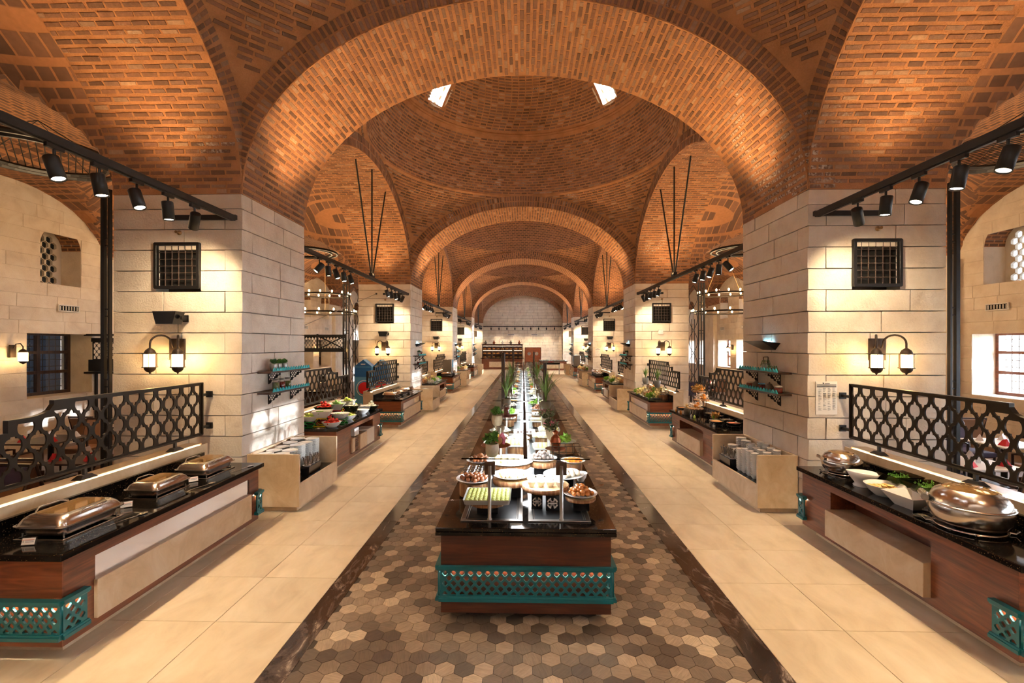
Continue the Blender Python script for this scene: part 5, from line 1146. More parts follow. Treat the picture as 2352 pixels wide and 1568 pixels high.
r1 = riser(.49, 5.2, T0, .2, .15, 'black riser under the white cake platter'); dish('white', .49, 5.2, r1, 'on the right behind the pudding bowls', .23)
r1 = log(-.56, 5.52, T0, .16, .08, 'log slice under the chocolate glasses'); dish('choc', -.56, 5.52, r1, 'on the left of the near end')
r1 = riser(-.13, 5.68, T0, .22, .13, 'black riser under the cream rolls'); r1 = log(-.13, 5.68, r1, .26, .05, 'log slice under the cream roll platter'); dish('roll', -.13, 5.68, r1, 'in the middle behind the cookies', .29)
r1 = riser(.27, 5.76, T0, .2, .12, 'black riser under the stuffed figs'); r1 = log(.27, 5.76, r1, .18, .06, 'log slice under the stuffed figs'); dish('figs', .27, 5.76, r1, 'right of the cream rolls', .19)
dish('profiterole', -.52, 6.0, T0+.09, 'behind the chocolate glasses', .19); log(-.52, 6.0, T0, .15, .09, 'log slice under the farther brown dough balls'); dish('orange', .68, 6.0, T0+.09, 'at the right edge behind the dumplings', .16); log(.68, 6.0, T0, .12, .09, 'log slice under the candied fruit')
single('salad_bowl', bowl_mesh(.08, .1, nm='salad_bowl'), (.72, 5.5, T0), 'deep white bowl with a spoon at the right edge', 'bowl'); single('salad_bowl', MESH.setdefault('sb', bowl_mesh(.08, .1, nm='salad_bowl')), (.62, 5.62, T0), 'deep white bowl beside the cake platter', 'bowl')
tongs(.66, 4.68, r1 if False else T0+.16, .26, .6, 'steel spoon leaning in the golden dumplings', None); tongs(-.48, 4.42, T0+.13, .2, PI+.1, 'steel tongs sticking out of the green sweets tray', None); tongs(-.6, 4.9, T0+.16, .22, PI, 'steel tongs under the brown dough balls plate', None)
KN = ['roll', 'petit', 'baklava', 'white', 'pistachio', 'baklava', 'petit', 'white', 'figs', 'orange', 'profiterole', 'baklava', 'greens', 'roll', 'cookie', 'greens']
kk = 0
for j in range(1, NM):
    y0 = 4.26+MS*j
    spots = [(-.42, .3), (-.12, .35), (.3, .3), (.6, .45), (-.45, .85), (-.1, .9), (.32, .85), (-.42, 1.4), (.0, 1.45), (.42, 1.4)] if j < 2 else [(-.35, .4), (.3, .4), (-.3, 1.0), (.35, 1.05), (-.3, 1.55), (.32, 1.6)]
    if j > 5: spots = [(-.3, .5), (.32, .55), (-.3, 1.4), (.32, 1.45)]
    for q, (x, dy) in enumerate(spots):
        kd = KN[(kk*7+q*3+j) % len(KN)]; kk += 1; wd = .17 if kd in ('pistachio', 'baklava', 'petit') else .185
        if j > 2 and kd not in ('greens',): kd = ('white', 'greens', 'orange', 'roll', 'figs')[(kk+j) % 5]
        if j > 3: kd = 'heap'
        where = '%s dish of the %s island section' % (ORD[q], ORD[j]); h = (.10, .15, .13)[(q+j) % 3]
        if j < 3: zt = log(IX+x, y0+dy, T0, wd*.8, h, 'log slice under the %s' % where)
        else: zt = riser(IX+x, y0+dy, T0, .2, h, 'black riser under the %s' % where)
        dish(kd, IX+x, y0+dy, zt, where, wd)
# ---- decorations standing on the glass
ZG = CT+.012+.535+.0055
LF4 = foliage(.085, 420, 7, 'leaf', .024); LF5 = foliage(.1, 620, 8, 'leaf_dusty', .022); PNK = foliage(.1, 160, 9, 'petal_pink', .012)
def pot_on(x, y, r, h, fol, lab, pk=False):
    o = potted(x, y, ZG, r, h, 'vase_carved', fol, h+.05, lab, 'potted plant', 'carved pots on the glass')
    if pk: e = link('blossom', PNK, o); e.location = (0, 0, h+.06); e['kind'] = 'stuff'
pot_on(-.27, 4.49, .068, .125, LF4, 'carved cream pot with green leaves on the first glass, left'); pot_on(.36, 5.28, .065, .12, LF5, 'carved pot with dusty pink flowers on the first glass, right', True); pot_on(-.32, 6.2, .075, .14, LF4, 'carved cream pot with green leaves at the far left of the first glass'); pot_on(.34, 6.1, .065, .12, LF5, 'carved pot with dusty flowers at the far right of the first glass', True)
def wood_dish(x, y, r, lab):
    b = MB(); b.lathe([(r*.5, 0), (r*.95, .012), (r, .016), (r*.9, .016), (.001, .01)], n=24); single('wooden_dish', b.mesh('wooden_dish', 'copper'), (x, y, ZG), lab, 'dish')
wood_dish(-.26, 4.92, .16, 'round brown wooden dish on the first glass, left'); wood_dish(.37, 4.78, .11, 'round copper dish on the first glass, right'); wood_dish(-.22, 6.95, .16, 'round brown dish under the glass dome')
o = thing('copper_ornament', 'copper pineapple shaped ornament on the glass, right', 'ornament', (.37, 4.78, ZG+.016)); b = MB(); b.lathe([(.02, 0), (.05, .03), (.058, .07), (.045, .115), (.02, .14), (.002, .15)], n=12, smooth=False); b.build('ornament_body', 'copper', o); b = MB(); b.lathe([(.018, .14), (.035, .17), (.004, .19)], n=8, smooth=False); b.build('ornament_crown', 'copper', o)
o = thing('bread_parcel', 'pink ribbon tied round bread on a brown dish, on the glass', 'ornament', (-.26, 4.94, ZG+.016)); b = MB(); b.lathe([(.04, 0), (.07, .03), (.06, .07), (.002, .09)], n=14, wob=.03); b.build('loaf', 'bread', o); b = MB(); b.tube([(-.02, -.07, .02), (.03, -.07, .07), (.06, -.03, .12), (.09, 0, .06), (.08, -.02, .01)], [.02, .025, .03, .022, .016], 6, flat=.3); b.build('ribbon', 'petal_pink', o)
o = thing('glass_dome', 'red preserve under a glass bell on the second glass, left', 'glass dome', (-.22, 6.95, ZG+.017)); b = MB(); b.lathe([(.06, 0), (.06, .13), (.045, .17), (.02, .19), (.001, .193)], n=18); b.build('bell', 'glass_tumbler', o); b = MB(); b.lathe([(.04, .002), (.042, .12), (.001, .13)], n=14, wob=.05); b.build('preserve', 'jam', o)
wr = MB(); frame(wr, -.14, .14, -.07, .07, .0, .006, .006); frame(wr, -.14, .14, -.07, .07, .09, .096, .006)
for i in range(5): wr.box((-.137+i*.0685, -.067, .048), (.005, .005, .096)); wr.box((-.137+i*.0685, .067, .048), (.005, .005, .096))
single('wire_rack', wr.mesh('wire_rack', 'bronze_metal'), (.46, 4.58, ZG), 'small bronze wire rack on the first glass, right', 'wire rack')
for i, (x, y) in enumerate(((.42, 7.85), (-.27, 8.2), (.42, 12.7), (-.27, 12.5))):
    potted(x, y, ZG, .09, .13, 'stoneware', GR2, .12, '%s spiky grass plant in a dark pot on the %s of the island' % (('nearer', 'nearer', 'farther', 'farther')[i], ('right', 'left')[i % 2]), scale=1.15)
# ---- produce on the counter behind the first left pillar
def wire_stand(x, y, z, w, d, h, mat, lab):
    o = thing('wire_stand', lab, 'bowl stand', (x, y, z), 0, 'coloured folding bowl stands'); 
    for sx in (-1, 1):
        for q in (-1, 1): b = MB(); b.cyl((sx*w/2, -q*d/2, .008), (sx*w/2, q*d/2, h), .009, n=6); b.build('cross_leg', mat, o)
    for yy, zz_ in ((-d/2, .008), (d/2, .008), (-d/2, h), (d/2, h)): b = MB(); b.cyl((-w/2, yy, zz_), (w/2, yy, zz_), .009, n=6); b.build('bar', mat, o)
    return z+h+.009
def produce(x, y, z, shape, mat, piece, n, lab, plab):
    w = .34
    if shape == 'sq': single('square_bowl', shared(('sqb', mat), lambda: sq_bowl_mesh(.36, .34, .14, mat)), (x, y, z), lab, 'bowl', rz=.2); zc = z+.085
    else: single('oval_bowl', shared(('ob', mat), lambda: bowl_mesh(.17, .11, mat, 'oval_bowl')), (x, y, z), lab, 'bowl', scale=(1.15, 1, 1)); zc = z+.065
    me, nm, st = piece; pile(me, nm, int(n*1.15), (x, y, zc), .135, .125, st, plab, 'produce', plab, lay=.8)
TM = (ball_mesh(.034, 'tomato', 'tomato', 1, .9), 'tomato', .062); ON = (ball_mesh(.036, 'onion', 'onion', 1, .95), 'onion', .066); CU = (ball_mesh(.03, 'cucumber', 'cucumber', 1.5, .8), 'cucumber', .058); PP = (ball_mesh(.03, 'pepper', 'green_pepper', 1.3, .85), 'green_pepper', .056); BE = (roll_mesh(.07, .011, 'lettuce', 'green_bean'), 'green_bean', .042); CH = (cube_mesh(.035, .03, .025, 'cheese', 'cheese_cube'), 'cheese_cube', .04)
y2 = py(1)
z = wire_stand(-4.02, y2+2.55, CT, .26, .24, .16, 'paint_yellow', 'yellow folding stand at the near end of the produce counter'); produce(-4.02, y2+2.55, z, 'sq', 'ceramic', BE, 34, 'white square bowl of green beans on the yellow stand', 'green beans in the white square bowl')
z = wire_stand(-4.2, y2+3.05, CT, .26, .24, .18, 'paint_red', 'red folding stand under the tomatoes'); produce(-4.2, y2+3.05, z, 'sq', 'melamine_green', TM, 30, 'dark square bowl of tomatoes', 'tomatoes in the dark bowl')
z = wire_stand(-3.78, y2+2.85, CT, .24, .22, .1, 'paint_green', 'green folding stand on the produce counter'); produce(-3.78, y2+2.85, z, 'ov', 'ceramic', BE, 28, 'white oval bowl of chopped beans on the green stand', 'beans in the oval bowl')
z = wire_stand(-4.16, y2+3.6, CT, .26, .24, .17, 'paint_red', 'red folding stand under the cucumber bowl'); produce(-4.16, y2+3.6, z, 'sq', 'ceramic', CU, 24, 'white square bowl of cucumbers on a red stand', 'cucumbers in the white bowl')
produce(-3.80, y2+3.3, CT, 'ov', 'ceramic', PP, 22, 'white oval bowl of green peppers', 'green peppers in the oval bowl')
z = wire_stand(-3.86, y2+3.72, CT, .24, .22, .12, 'black_metal', 'black stand under the onions'); produce(-3.86, y2+3.72, z, 'sq', 'melamine_green', ON, 26, 'dark square bowl of pale onions', 'pale onions in the dark bowl')
produce(-3.80, y2+4.15, CT, 'ov', 'ceramic', CH, 22, 'white oval bowl of cheese cubes', 'cheese cubes in the oval bowl')
z = wire_stand(-4.14, y2+4.2, CT, .26, .24, .17, 'paint_yellow', 'yellow folding stand farther along the produce counter'); produce(-4.14, y2+4.2, z, 'sq', 'ceramic', PP, 24, 'white square bowl of peppers on the farther yellow stand', 'peppers in the far white bowl')
produce(-3.9, y2+4.6, CT+.0, 'sq', 'ceramic', CH, 24, 'white square bowl of pale cubes near the far end', 'pale cubes in the far square bowl'); produce(-4.2, y2+4.75, CT, 'sq', 'melamine_green', PP, 22, 'dark bowl of green peppers at the far end', 'peppers in the far dark bowl')
z = wire_stand(-4.24, y2+2.46, CT, .2, .22, .1, 'paint_green', 'low green stand at the near back of the produce counter'); produce(-4.24, y2+2.46, z, 'ov', 'ceramic', PP, 22, 'white oval bowl of peppers at the near back corner', 'peppers at the near back corner')
produce(-3.78, y2+2.42, CT, 'ov', 'ceramic', TM, 20, 'white oval bowl of tomatoes at the near front corner', 'tomatoes at the near front corner'); produce(-3.8, y2+4.85, CT, 'ov', 'melamine_green', ON, 20, 'dark oval bowl of onions at the far front corner', 'onions at the far front corner')
# ---- display on the counter behind the first right pillar
def pan(x, y, z, lab, fm):
    o = thing('cast_pan', lab, 'pan', (x, y, z), 0, 'dark pans on the right counter'); b = MB(); b.lathe([(.1, 0), (.13, .015), (.14, .05), (.132, .05), (.12, .02), (.001, .012)], n=20); b.build('pan_body', 'black_gloss', o); b = MB(); b.lathe([(.125, .035), (.08, .05), (.001, .055)], n=16, wob=.08); b.build('filling', fm, o); b = MB(); b.tube([(.13, 0, .045), (.2, 0, .06), (.24, 0, .055)], .01, 6); b.build('handle', 'black_gloss', o)
def iron_stand(x, y, h, lab):
    o = thing('iron_stand', lab, 'iron stand', (x, y, CT), 0, 'iron stands on the right counter')
    for i in range(4): a = PI/4+PI/2*i; b = MB(); b.tube([(.13*math.cos(a), .13*math.sin(a), 0), (.1*math.cos(a), .1*math.sin(a), h*.5), (.12*math.cos(a), .12*math.sin(a), h-.012)], .006, 5); b.build('leg', 'black_metal', o)
    b = MB(); b.tube([(.13*math.cos(2*PI*i/20), .13*math.sin(2*PI*i/20), h-.006) for i in range(20)], .006, 5, closed=True); b.build('hoop', 'black_metal', o); return CT+h
q2 = [(4.2, 2.55, .05, 'meat'), (4.24, 2.95, .05, 'salad_dark'), (4.2, 3.35, .07, 'meat'), (3.92, 2.7, .06, 'bread'), (4.24, 3.75, .06, 'salad_dark'), (4.22, 4.75, .1, 'meat'), (3.9, 4.62, .07, 'bread')]
for i, (x, dy, h, fm) in enumerate(q2): z = iron_stand(x, y2+dy, h, '%s black iron pan stand on the counter behind the right pillar' % ORD[i]); pan(x, y2+dy, z, '%s dark pan of cooked food on the counter behind the right pillar' % ORD[i], fm)
for i, (x, dy, h, r) in enumerate(((4.18, 4.15, .34, .17), (3.95, 3.9, .18, .17), (4.26, 4.5, .5, .15))):
    z = iron_stand(x, y2+dy, h, '%s tall iron stand of the tiered display' % ORD[i]); log(x, y2+dy, z, r, .03, '%s round wooden board of the tiered display' % ORD[i], 'boards of the tiered display'); o = single('flower_bunch', shared(('fb', i), lambda: foliage(.17, 220, 31+i, ('petal_white', 'petal_white', 'straw')[i], .03, .7)), (x, y2+dy, z+.07), '%s bunch of pale flowers on the tiered display' % ORD[i], 'flowers', 'flower bunches'); o['kind'] = 'stuff'
    pile(shared('gourd', lambda: ball_mesh(.04, 'orange_fruit', 'small_gourd', 1, 1)), 'small_gourd', 4, (x+.03, y2+dy-.04, z+.035), .08, .06, .07, 'small orange gourd on the tiered display', 'gourd', 'gourds on the tiered display')
o = potted(3.98, y2+2.98, CT, .085, .09, 'tin', grass(220, .1, 12, 'lettuce', .3, .004), .075, 'steel tub of bright green wheatgrass'); potted(3.88, y2+4.25, CT, .07, .16, 'stoneware', grass(90, .14, 13, 'straw', .9, .003), .14, 'brown vase stuffed with straw'); potted(4.1, y2+3.15, CT, .06, .07, 'stoneware', shared('strawball', lambda: foliage(.1, 300, 14, 'straw', .03, .9)), .13, 'ball of straw in a brown pot')
for i, (x, dy) in enumerate(((3.82, 4.5), (3.84, 3.85), (3.86, 3.72), (3.84, 2.62), (3.8, 4.75))):
    b = MB(); b.lathe([(.022, 0), (.026, .01), (.024, .045), (.012, .055), (.014, .07), (.001, .072)], n=12); single('small_bottle', b.mesh('small_bottle', ('dough_gold', 'onion', 'pepper', 'cream', 'dough_gold')[i]), (x, y2+dy, CT), '%s tiny bottle at the front edge behind the right pillar' % ORD[i], 'bottle', 'tiny bottles')
# ---- mezze display before the second right pillar
for i in range(14):
    x, dy = 3.9+(i % 3)*.19, -2.7+(i//3)*.36; z = CT
    if i % 3 == 2: z = log(x, py(2)+dy, CT, .14, .12, '%s log under a mezze plate before the second right pillar' % ORD[i % 13], 'logs before the second right pillar')
    b_ = shared(('pl', .15), lambda: plate_mesh(.15, .03, nm='serving_plate')); single('serving_plate', b_, (x, py(2)+dy, z), 'white mezze plate on the counter before the second right pillar', 'plate', 'mezze plates before the second right pillar'); o = single('mezze_heap', shared(('mz', i % 4), lambda: foliage(.17, 150, 50+i, ('lettuce', 'cheese', 'cream', 'shell')[i % 4], .05, .7)), (x, py(2)+dy, z+.075), 'heap of %s mezze before the second right pillar' % ('green', 'yellow', 'pale', 'orange')[i % 4], 'food', 'mezze heaps before the second right pillar'); o['kind'] = 'stuff'
for i, (x, dy) in enumerate(((4.2, -1.0), (4.22, -2.3))):
    z = iron_stand(x, py(2)+dy, .3, '%s wire stand under a grassy pot before the second right pillar' % ('farther', 'nearer')[i]); potted(x, py(2)+dy, z, .1, .22, 'concrete_pot', GR1, .2, '%s grey pot of grass before the second right pillar' % ('farther', 'nearer')[i])
# farther counters: dishes and chafers in smaller detail
for k in (2, 3):
    for s in (-1, 1):
        for i in range(8):
            x, y = s*(3.88+(i % 2)*.28), py(k)+2.5+(i//2)*.62; b_ = shared(('pl', .15), None) if ('pl', .15) in MESH else None
            single('serving_plate', MESH[('pl', .15)], (x, y, CT), 'white plate of food on the counter behind the %s %s pillar' % (PLACE[k], SIDE[s]), 'plate', 'plates behind the %s %s pillar' % (PLACE[k], SIDE[s])); o = single('food_heap', MESH[('mz', (i+k) % 4)], (x, y, CT+.075), 'heap of food on a plate behind the %s %s pillar' % (PLACE[k], SIDE[s]), 'food', 'food heaps behind the %s %s pillar' % (PLACE[k], SIDE[s])); o['kind'] = 'stuff'
for k in (3, 4):
    for i, dy in enumerate((-2.5, -1.6, -.8)):
        if k == 4 and i == 0: continue
        rchafer(4.08, py(k)+dy, .8, 0, '%s round steel chafer before the %s right pillar' % (('nearest', 'middle', 'farthest')[i], PLACE[k]))
# ---------------------------------------------------------------- dining aisles
def make_chair(fab, nm):
    o = thing('armchair', '', 'chair'); 
    b = MB(); b.box((0, 0, .43), (.52, .5, .1), ch=.02); b.build('seat', fab, o)
    b = MB(); n = 6; prev = None
    for i in range(n): 
        t0, t1 = i/n, (i+1)/n; f = lambda t: (.24+.06*t+.07*t*t, .46+.48*t); (y0, z0), (y1, z1) = f(t0), f(t1)
        b.add([(-.23, y0, z0), (.23, y0, z0), (.23, y1, z1), (-.23, y1, z1), (-.23, y0+.05, z0), (.23, y0+.05, z0), (.23, y1+.05, z1), (-.23, y1+.05, z1)], [(0, 1, 2, 3), (5, 4, 7, 6), (0, 3, 7, 4), (1, 5, 6, 2), (3, 2, 6, 7)])
    b.build('backrest', fab, o)
    for s in (-1, 1):
        b = MB(); b.tube([(s*.25, .24, .4), (s*.25, .32, .68), (s*.25, .4, .97)], [.02, .02, .016], 6); b.build('back_post', 'chair_wood', o)
        b = MB(); b.tube([(s*.27, -.22, .4), (s*.27, -.22, .64), (s*.27, -.12, .66), (s*.26, .28, .64)], .02, 6); b.build('arm', 'chair_wood', o)
        for y in (-.21, .22): b = MB(); b.cyl((s*.24, y, .4), (s*.24, y+(.04 if y > 0 else 0), 0), .022, .016, 6); b.build('leg', 'chair_wood', o)
    b = MB(); b.box((0, .40, .965), (.5, .045, .03)); b.build('top_rail', 'chair_wood', o); return o
CHB, CHP, CHO = make_chair('leather_brown', 'brown'), make_chair('fabric_purple', 'purple'), make_chair('fabric_olive', 'olive')
NPK = MB(); NPK.add([(-.07, -.05, 0), (.07, -.05, 0), (.06, .06, 0), (-.06, .06, 0), (-.03, 0, .1), (.035, .01, .12)], [(0, 1, 5, 4), (1, 2, 5), (2, 3, 4, 5), (3, 0, 4), (0, 3, 2, 1)])
NPR, NPW = NPK.mesh('napkin', 'napkin_red'), NPK.mesh('napkin', 'napkin_white')
TB = MB(); TB.box((0, 0, .735), (.85, .85, .03), ch=.006); TBT = TB.mesh('table_top', 'chair_wood'); TB = MB(); TB.cyl((0, 0, .03), (0, 0, .72), .045, n=10); TB.box((0, 0, .015), (.5, .5, .03), ch=.005); TBL = TB.mesh('pedestal', 'black_metal')
TW = MB(); TW.box((0, 0, .735), (.85, .85, .03), ch=.006); TBW = TW.mesh('table_top', 'white_plastic')
GLS = MB(); GLS.lathe([(.028, 0), (.034, .1), (.032, .1), (.026, .008)], n=12); GLS = GLS.mesh('drinking_glass', 'glass_tumbler')
tn = 0
NB = {-1: 'left', 1: 'right'}
for s, tabs in ((-1, ((-6.5, 4.7), (-6.75, 7.0), (-8.75, 6.0), (-8.7, 8.3), (-6.9, 9.4), (-9.3, 10.5), (-7.1, 11.8))), (1, ((6.5, 4.7), (6.7, 7.0), (8.7, 6.1), (8.6, 8.4), (6.9, 9.4), (9.4, 10.8), (7.1, 12.0), (9.2, 13.2), (6.9, 20.0), (8.8, 21.5), (7.2, 23.0)))):
    for i, (x, y) in enumerate(tabs):
        w = '%s table from the front in the %s dining aisle' % (ORD[i], NB[s])
        t = thing('dining_table', 'square dining table, the %s' % w, 'table', (x, y, 0), 0, 'dining tables'); link('table_top', TBT if s < 0 else TBW, t); link('pedestal', TBL, t)
        for j, (dx, dy, a) in enumerate(((0, -.62, PI), (0, .62, 0), (-.62, 0, PI/2), (.62, 0, -PI/2))):
            if (j > 1 and i % 2): continue
            src = (CHB, CHB, CHP, CHB, CHO)[(i+j*2) % 5] if s < 0 else (CHP, CHB, CHP, CHB)[(i+j) % 4]
            col = {CHB: 'brown leather', CHP: 'dark purple', CHO: 'olive green'}[src]
            copy_tree(src, (x+dx, y+dy, 0), a+RND.uniform(-.1, .1), '%s armchair, %s side of the %s table, %s dining aisle' % (col, ('near', 'far', 'left', 'right')[j], ORD[i], NB[s]), 'dining armchairs')
        for j, (dx, dy) in enumerate(((-.25, -.25), (.22, .24), (.25, -.22), (-.22, .22))[:4 if i < 4 else 2]): single('napkin', (NPR, NPW)[j % 2], (x+dx, y+dy, .751), '%s folded napkin on the %s' % (('red', 'white')[j % 2], w), 'napkin', 'folded napkins', RND.uniform(0, 6))
        single('drinking_glass', GLS, (x+.05, y-.05, .751), 'clear drinking glass on the %s' % w, 'glass', 'drinking glasses')
for r in (CHB, CHP, CHO):
    for c in list(r.children): bpy.data.objects.remove(c)
    bpy.data.objects.remove(r)
# lattice gallery and bar beyond the produce counter, left aisle
o = thing('lattice_gallery', 'dark metal lattice gallery bridging the left aisle behind the first pillar', 'gallery', (-9.4, 15.3, 2.25))
L = 3.5; link('pierced_panel', panel_mesh('pierced_panel', 'black_metal', [(0, .1), (L, .1), (L, .52), (0, .52)], hole_grid(moor_hole(.085, .12), .105, .14, .03, L-.03, .13, .49, .02, .03, mina=.4), .02), o)
b = MB(); b.box((L/2, 0, .05), (L, .3, .1)); b.build('lower_beam', 'black_metal', o); b = MB(); b.box((L/2, 0, .55), (L, .12, .06)); b.build('upper_beam', 'black_metal', o)
for u in (0, .9, 1.8, 2.55, L): b = MB(); b.box((u, -.06, .3), (.05, .05, .6)); b.build('post', 'black_metal', o)
for a, c in (((2.6, .1), (3.45, .52)), ((2.6, .52), (3.45, .1))): b = MB(); b.cyl((a[0], -.05, a[1]), (c[0], -.05, c[1]), .022, n=6); b.build('diagonal_brace', 'black_metal', o)
for u in (.0, .95, 1.9, L): b = MB(); b.box((u, 0, -1.1), (.05, .05, 2.25)); b.build('support_post', 'black_metal', o)
o = thing('lattice_gallery', 'dark lattice gallery piece seen left of the first pillar', 'gallery', (-11.35, 11.9, 1.9)); b = MB(); b.box((.7, 0, .85), (1.6, .3, .05)); b.build('upper_beam', 'black_metal', o); b = MB(); b.box((.7, 0, .72), (1.3, .2, .1)); b.build('cornice', 'black_metal', o); b = MB(); b.box((.7, 0, .05), (1.4, .25, .3)); b.build('lower_beam', 'black_metal', o); b = MB(); b.box((.7, 0, -.14), (1.6, .3, .05)); b.build('foot_rail', 'black_metal', o)
for u in (0, 1.4): b = MB(); b.box((u, .1, -.9), (.05, .05, 2.0)); b.build('support_post', 'black_metal', o)
link('pierced_panel', panel_mesh('pierced_panel', 'black_metal', [(0, .2), (1.4, .2), (1.4, .67), (0, .67)], hole_grid(moor_hole(.11, .14), .13, .16, .02, 1.38, .22, .65, .02, .03, mina=.4), .02), o)
o = thing('bar_counter', 'dark bar counter under the lattice gallery in the left aisle', 'bar counter', (-7.6, 14.5, 0)); b = MB(); b.box((0, 0, .5), (3.2, .6, 1.0), ch=.01); b.build('bar_front', 'wood_dark', o); b = MB(); b.box((0, 0, 1.02), (3.3, .7, .05), ch=.01); b.build('bar_top', 'granite', o)
for i in range(16): single('stemless_glass', GLS, (-8.9+(i % 11)*.2, 14.4+(i//11)*.18, 1.046), 'upright glass in rows on the bar counter', 'glass', 'glasses on the bar')
o = thing('juice_dispenser', 'clear juice dispenser with dark drink on the bar', 'dispenser', (-6.35, 14.45, 1.046)); b = MB(); b.lathe([(.1, .25), (.12, .3), (.12, .6), (.08, .68), (.002, .7)], n=16); b.build('tank', 'glass_tumbler', o); b = MB(); b.lathe([(.095, .26), (.105, .45), (.001, .46)], n=14); b.build('drink', 'black_gloss', o); b = MB(); b.box((0, 0, .12), (.2, .2, .24), ch=.01); b.cyl((0, -.1, .2), (0, -.16, .2), .02, n=8); b.build('base', 'steel_brushed', o)
# glasses on a trolley in the gap before the second left pillar
o = thing('glass_trolley', 'dark trolley of clear glasses before the second left pillar', 'trolley', (-5.35, 13.0, 0)); b = MB(); b.box((0, 0, .86), (.9, .5, .03), ch=.005); b.build('trolley_top', 'black_metal', o)
for x in (-.4, .4):
    for y in (-.2, .2): b = MB(); b.cyl((x, y, 0), (x, y, .85), .018, n=6); b.build('leg', 'black_metal', o)
for i in range(16): single('drinking_glass', GLS, (-5.72+(i % 8)*.105, 12.87+(i//8)*.12, .876), 'clear glass standing on the dark trolley', 'glass', 'glasses on the trolley')
# blue ice cream cabinets by the second left pillar
for i, (x, y) in enumerate(((-5.63, 16.35), (-5.04, 16.42))):
    o = thing('ice_cream_cabinet', '%s blue printed cabinet with pointed top beside the second left pillar' % ('larger left', 'smaller right')[i], 'cabinet', (x, y, 0), 0, 'blue cabinets'); w = .62-.1*i; h = 1.72-.0*i; d = .4
    b = MB(); b.box((0, 0, h/2), (w, d, h), ch=.01); b.build('body', 'print_lightblue' if i == 0 else 'print_blue', o); b = MB(); b.box((0, -d/2-.003, h-.2), (w*.96, .004, .34)); b.build('dark_band', 'print_blue', o)
    b = MB(); b.prism([(-w/2, h), (w/2, h), (0, h+.24)], lambda u, v, t: (u, t, v), -d/2, d/2); b.build('gable_top', 'print_blue', o)
    b = MB(); b.prism([(.22*math.cos(2*PI*q/24)+.05, .95+.22*math.sin(2*PI*q/24)) for q in range(24)], lambda u, v, t: (u, t, v), -d/2-.008, -d/2); b.build('red_disc', 'print_red', o)
    b = MB(); rr = [[(.05+r*math.cos(2*PI*q/28), y_, .95+r*math.sin(2*PI*q/28)) for q in range(28)] for r, y_ in ((.29, -d/2-.004), (.29, -d/2-.006), (.265, -d/2-.006), (.265, -d/2-.004))]; b.ring(rr, False, closed=True); b.build('white_ring', 'paper', o)
    b = MB(); b.box((0, -d/2-.003, h+.08), (.16, .004, .035)); b.build('white_lettering', 'paper', o)
# drinks machines on farther counters
for i, (s, y) in enumerate(((-1, py(3)-2.2+.0), (1, py(4)-2.4))):
    o = thing('drink_machine', 'steel drinks machine with blue front panel on the %s counter' % SIDE[s], 'drinks machine', (s*4.05, py(3)-3.9+2.0 if s < 0 else y, CT), 0, 'drinks machines'); b = MB(); b.box((0, 0, .43), (.5, .5, .82), ch=.01); b.build('housing', 'steel_brushed', o); b = MB(); b.box((-s*.255, 0, .6), (.012, .4, .4)); b.build('front_panel', 'print_lightblue', o); b = MB(); b.box((-s*.3, 0, .06), (.12, .4, .05)); b.build('drip_tray', 'black_metal', o)
# ---------------------------------------------------------------- end wall
d = struct(link('door_1', None)); d.location = (1.055, YEND+.46, 0)
for s in (-1, 1):
    b = MB(); b.box((s*.385, 0, 1.07), (.755, .05, 2.1), ch=.006); lf = b.build('door_leaf', 'walnut_end', d); b = MB(); b.tube([(s*.385+.16*math.cos(2*PI*i/24), -.03, 1.55+.16*math.sin(2*PI*i/24)) for i in range(24)], .022, 6, closed=True); b.build('porthole_ring', 'steel_brushed', lf)
    b = MB(); b.lathe([(.15, 0), (.15, .006)], n=24); b.xf(Matrix.Translation((s*.385, -.028, 1.55)) @ Matrix.Rotation(PI/2, 4, 'X')); b.build('porthole_glass', 'porthole', lf); b = MB(); b.box((s*.385, -.03, .55), (.6, .006, .28)); b.build('kick_plate', 'steel_brushed', lf)
b = MB()
for s in (-1, 1): b.box((s*.8, 0, 1.09), (.07, .1, 2.18))
b.box((0, 0, 2.17), (1.67, .1, .07)); b.build('door_frame', 'walnut', d)
o = thing('pastry_case', 'lit wooden bakery display case against the end wall', 'display case', (-2.05, YEND-1.0, 0)); b = MB(); b.box((0, .3, .55), (4.1, .9, 1.1)); b.build('base_cabinet', 'walnut_end', o); b = MB(); b.box((0, -.17, .5), (2.6, .05, .55), ch=.01); b.build('stone_panel', 'travertine', o); b = MB(); b.box((0, .2, 1.12), (4.3, 1.2, .05)); b.build('counter_slab', 'granite', o)
b = MB(); b.box((0, .7, 1.85), (4.1, .05, 1.4)); b.build('back_board', 'walnut_x', o); b = MB(); b.box((0, .45, 2.52), (4.2, .6, .06)); b.build('top_board', 'walnut_x', o)
for x in (-2.02, -1.0, 0, 1.0, 2.02): b = MB(); b.box((x, .45, 1.82), (.05, .5, 1.36)); b.build('upright', 'walnut_x', o)
for z in (1.5, 1.95):
    b = MB(); b.box((0, .45, z), (4.05, .5, .03)); b.build('shelf', 'walnut_x', o); b = MB(); b.box((0, .25, z-.03+.42), (3.9, .02, .015)); b.build('light_strip', 'led_warm', o)
BRD = ball_mesh(.11, 'bread', 'bread_loaf', 1.7, .7)
for z in (1.145, 1.517, 1.967):
    for i in range(9): single('bread_loaf', BRD, (-2.05-1.8+i*.45, YEND-1.0+.42, z), 'golden bread loaf in the bakery display case', 'bread', 'loaves in the bakery case')
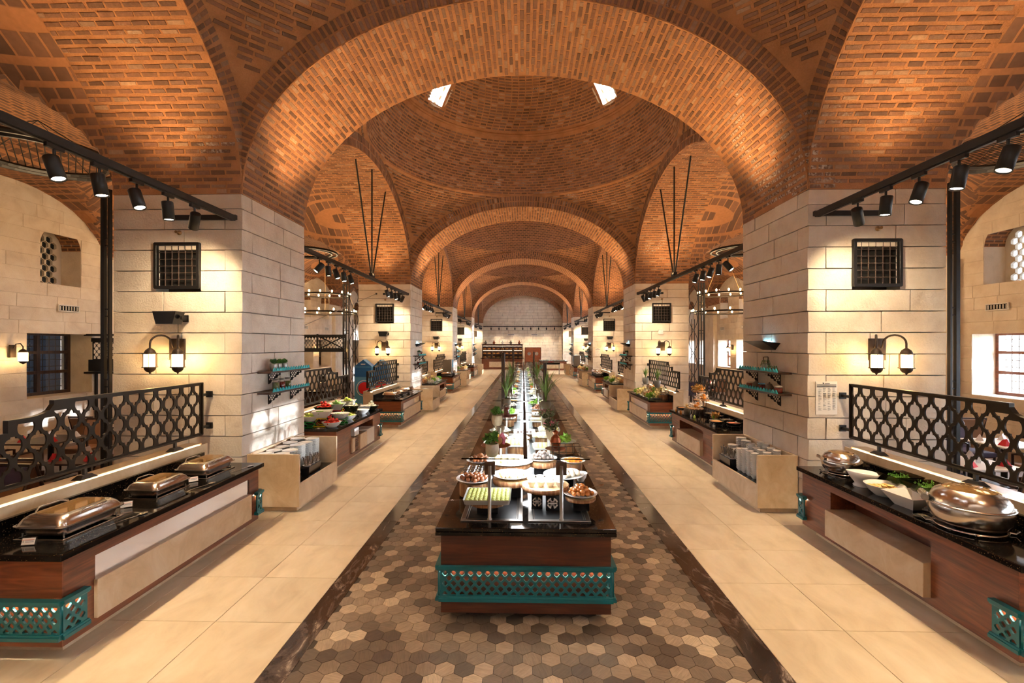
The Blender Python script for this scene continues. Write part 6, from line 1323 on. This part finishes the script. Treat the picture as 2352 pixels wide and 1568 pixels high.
for i in range(5): b = MB(); b.lathe([(.06, 0), (.13, .06), (.14, .14), (.08, .22), (.05, .28), (.06, .34), (.002, .36)], n=14); single('clay_jug', b.mesh('clay_jug', ('stoneware', 'copper', 'ceramic_grey', 'stoneware', 'copper')[i]), (-3.75+i*.85, YEND-.6, 2.551), '%s earthenware jug from the left on top of the bakery case' % ORD[i], 'jug', 'jugs on the bakery case')
o = thing('display_table', 'walnut display table of vegetables against the end wall', 'table', (2.95, YEND-2.0, 0)); b = MB(); b.box((0, 0, .42), (2.6, .9, .84)); b.build('base_cabinet', 'walnut_end', o); b = MB(); b.box((0, -.47, .42), (2.0, .04, .5)); b.build('stone_panel', 'travertine', o); b = MB(); b.box((0, 0, .87), (2.8, 1.0, .05)); b.build('table_top', 'granite', o); teal_panel('teal_panel', o, .5, .28, axes(V((-1.28, -.49, .2)), V((1, 0, 0)), V((0, 1, 0)), V((0, 0, 1))))
for i in range(8):
    x = 1.75+i*.34; single('produce_bowl', MESH[('ob', 'ceramic')], (x, YEND-2.1, .896), '%s bowl from the left on the end wall display table' % ORD[i], 'bowl', 'bowls on the end wall table'); pile((TM, PP, ON, TM, CH)[i % 5][0], ('tomato', 'green_pepper', 'onion', 'tomato', 'cheese_cube')[i % 5], 7, (x, YEND-2.1, .94), .09, .09, .065, '%s in a bowl on the end wall table' % ('tomato', 'green pepper', 'onion', 'tomato', 'cheese cube')[i % 5], 'produce', 'produce on the end wall table')
o = thing('serving_trolley', 'grey wheeled serving trolley with black tray near the end wall', 'trolley', (2.45, 38.5, 0)); b = MB(); b.box((0, 0, .93), (1.3, .6, .16), ch=.02); b.build('black_tray', 'black_gloss', o); b = MB(); frame(b, -.62, .62, -.28, .28, .82, .85, .03); b.build('upper_frame', 'steel_brushed', o)
for x in (-.6, .6):
    for y in (-.26, .26): b = MB(); b.cyl((x, y, .08), (x, y, .83), .02, n=8); b.build('leg', 'steel_brushed', o); b = MB(); b.cyl((x-.02, y, .04), (x+.02, y, .04), .04, n=10); b.build('wheel', 'black_metal', o)
pile(TM[0], 'tomato', 10, (2.4, 38.5, 1.01), .3, .2, .07, 'tomato on the serving trolley tray', 'produce', 'tomatoes on the trolley')
for i in range(2): o = thing('air_vent', '%s slotted air vent high on the end wall' % ('left', 'right')[i], 'air vent', (-1.2+i*2.4, YEND+.46, 3.5), 0, 'air vents on the end wall'); b = MB(); b.box((0, 0, 0), (.7, .03, .14), ch=.005); b.build('frame', 'white_plastic', o); b = MB(); b.box((0, -.018, 0), (.6, .006, .06)); b.build('dark_slot', 'void', o)

o = thing('tension_wire', 'thin steel tension wire between the first and second left pillars', 'wire'); b = MB(); b.cyl((-5.35, py(2)-.005, 4.36), (-4.35, py(1)+PW+.005, 2.75), .008, n=5); b.build('wire', 'steel_brushed', o)
b = MB(); b.box((-5.35, py(2)-.012, 4.36), (.06, .02, .06)); b.build('anchor', 'black_metal', o)
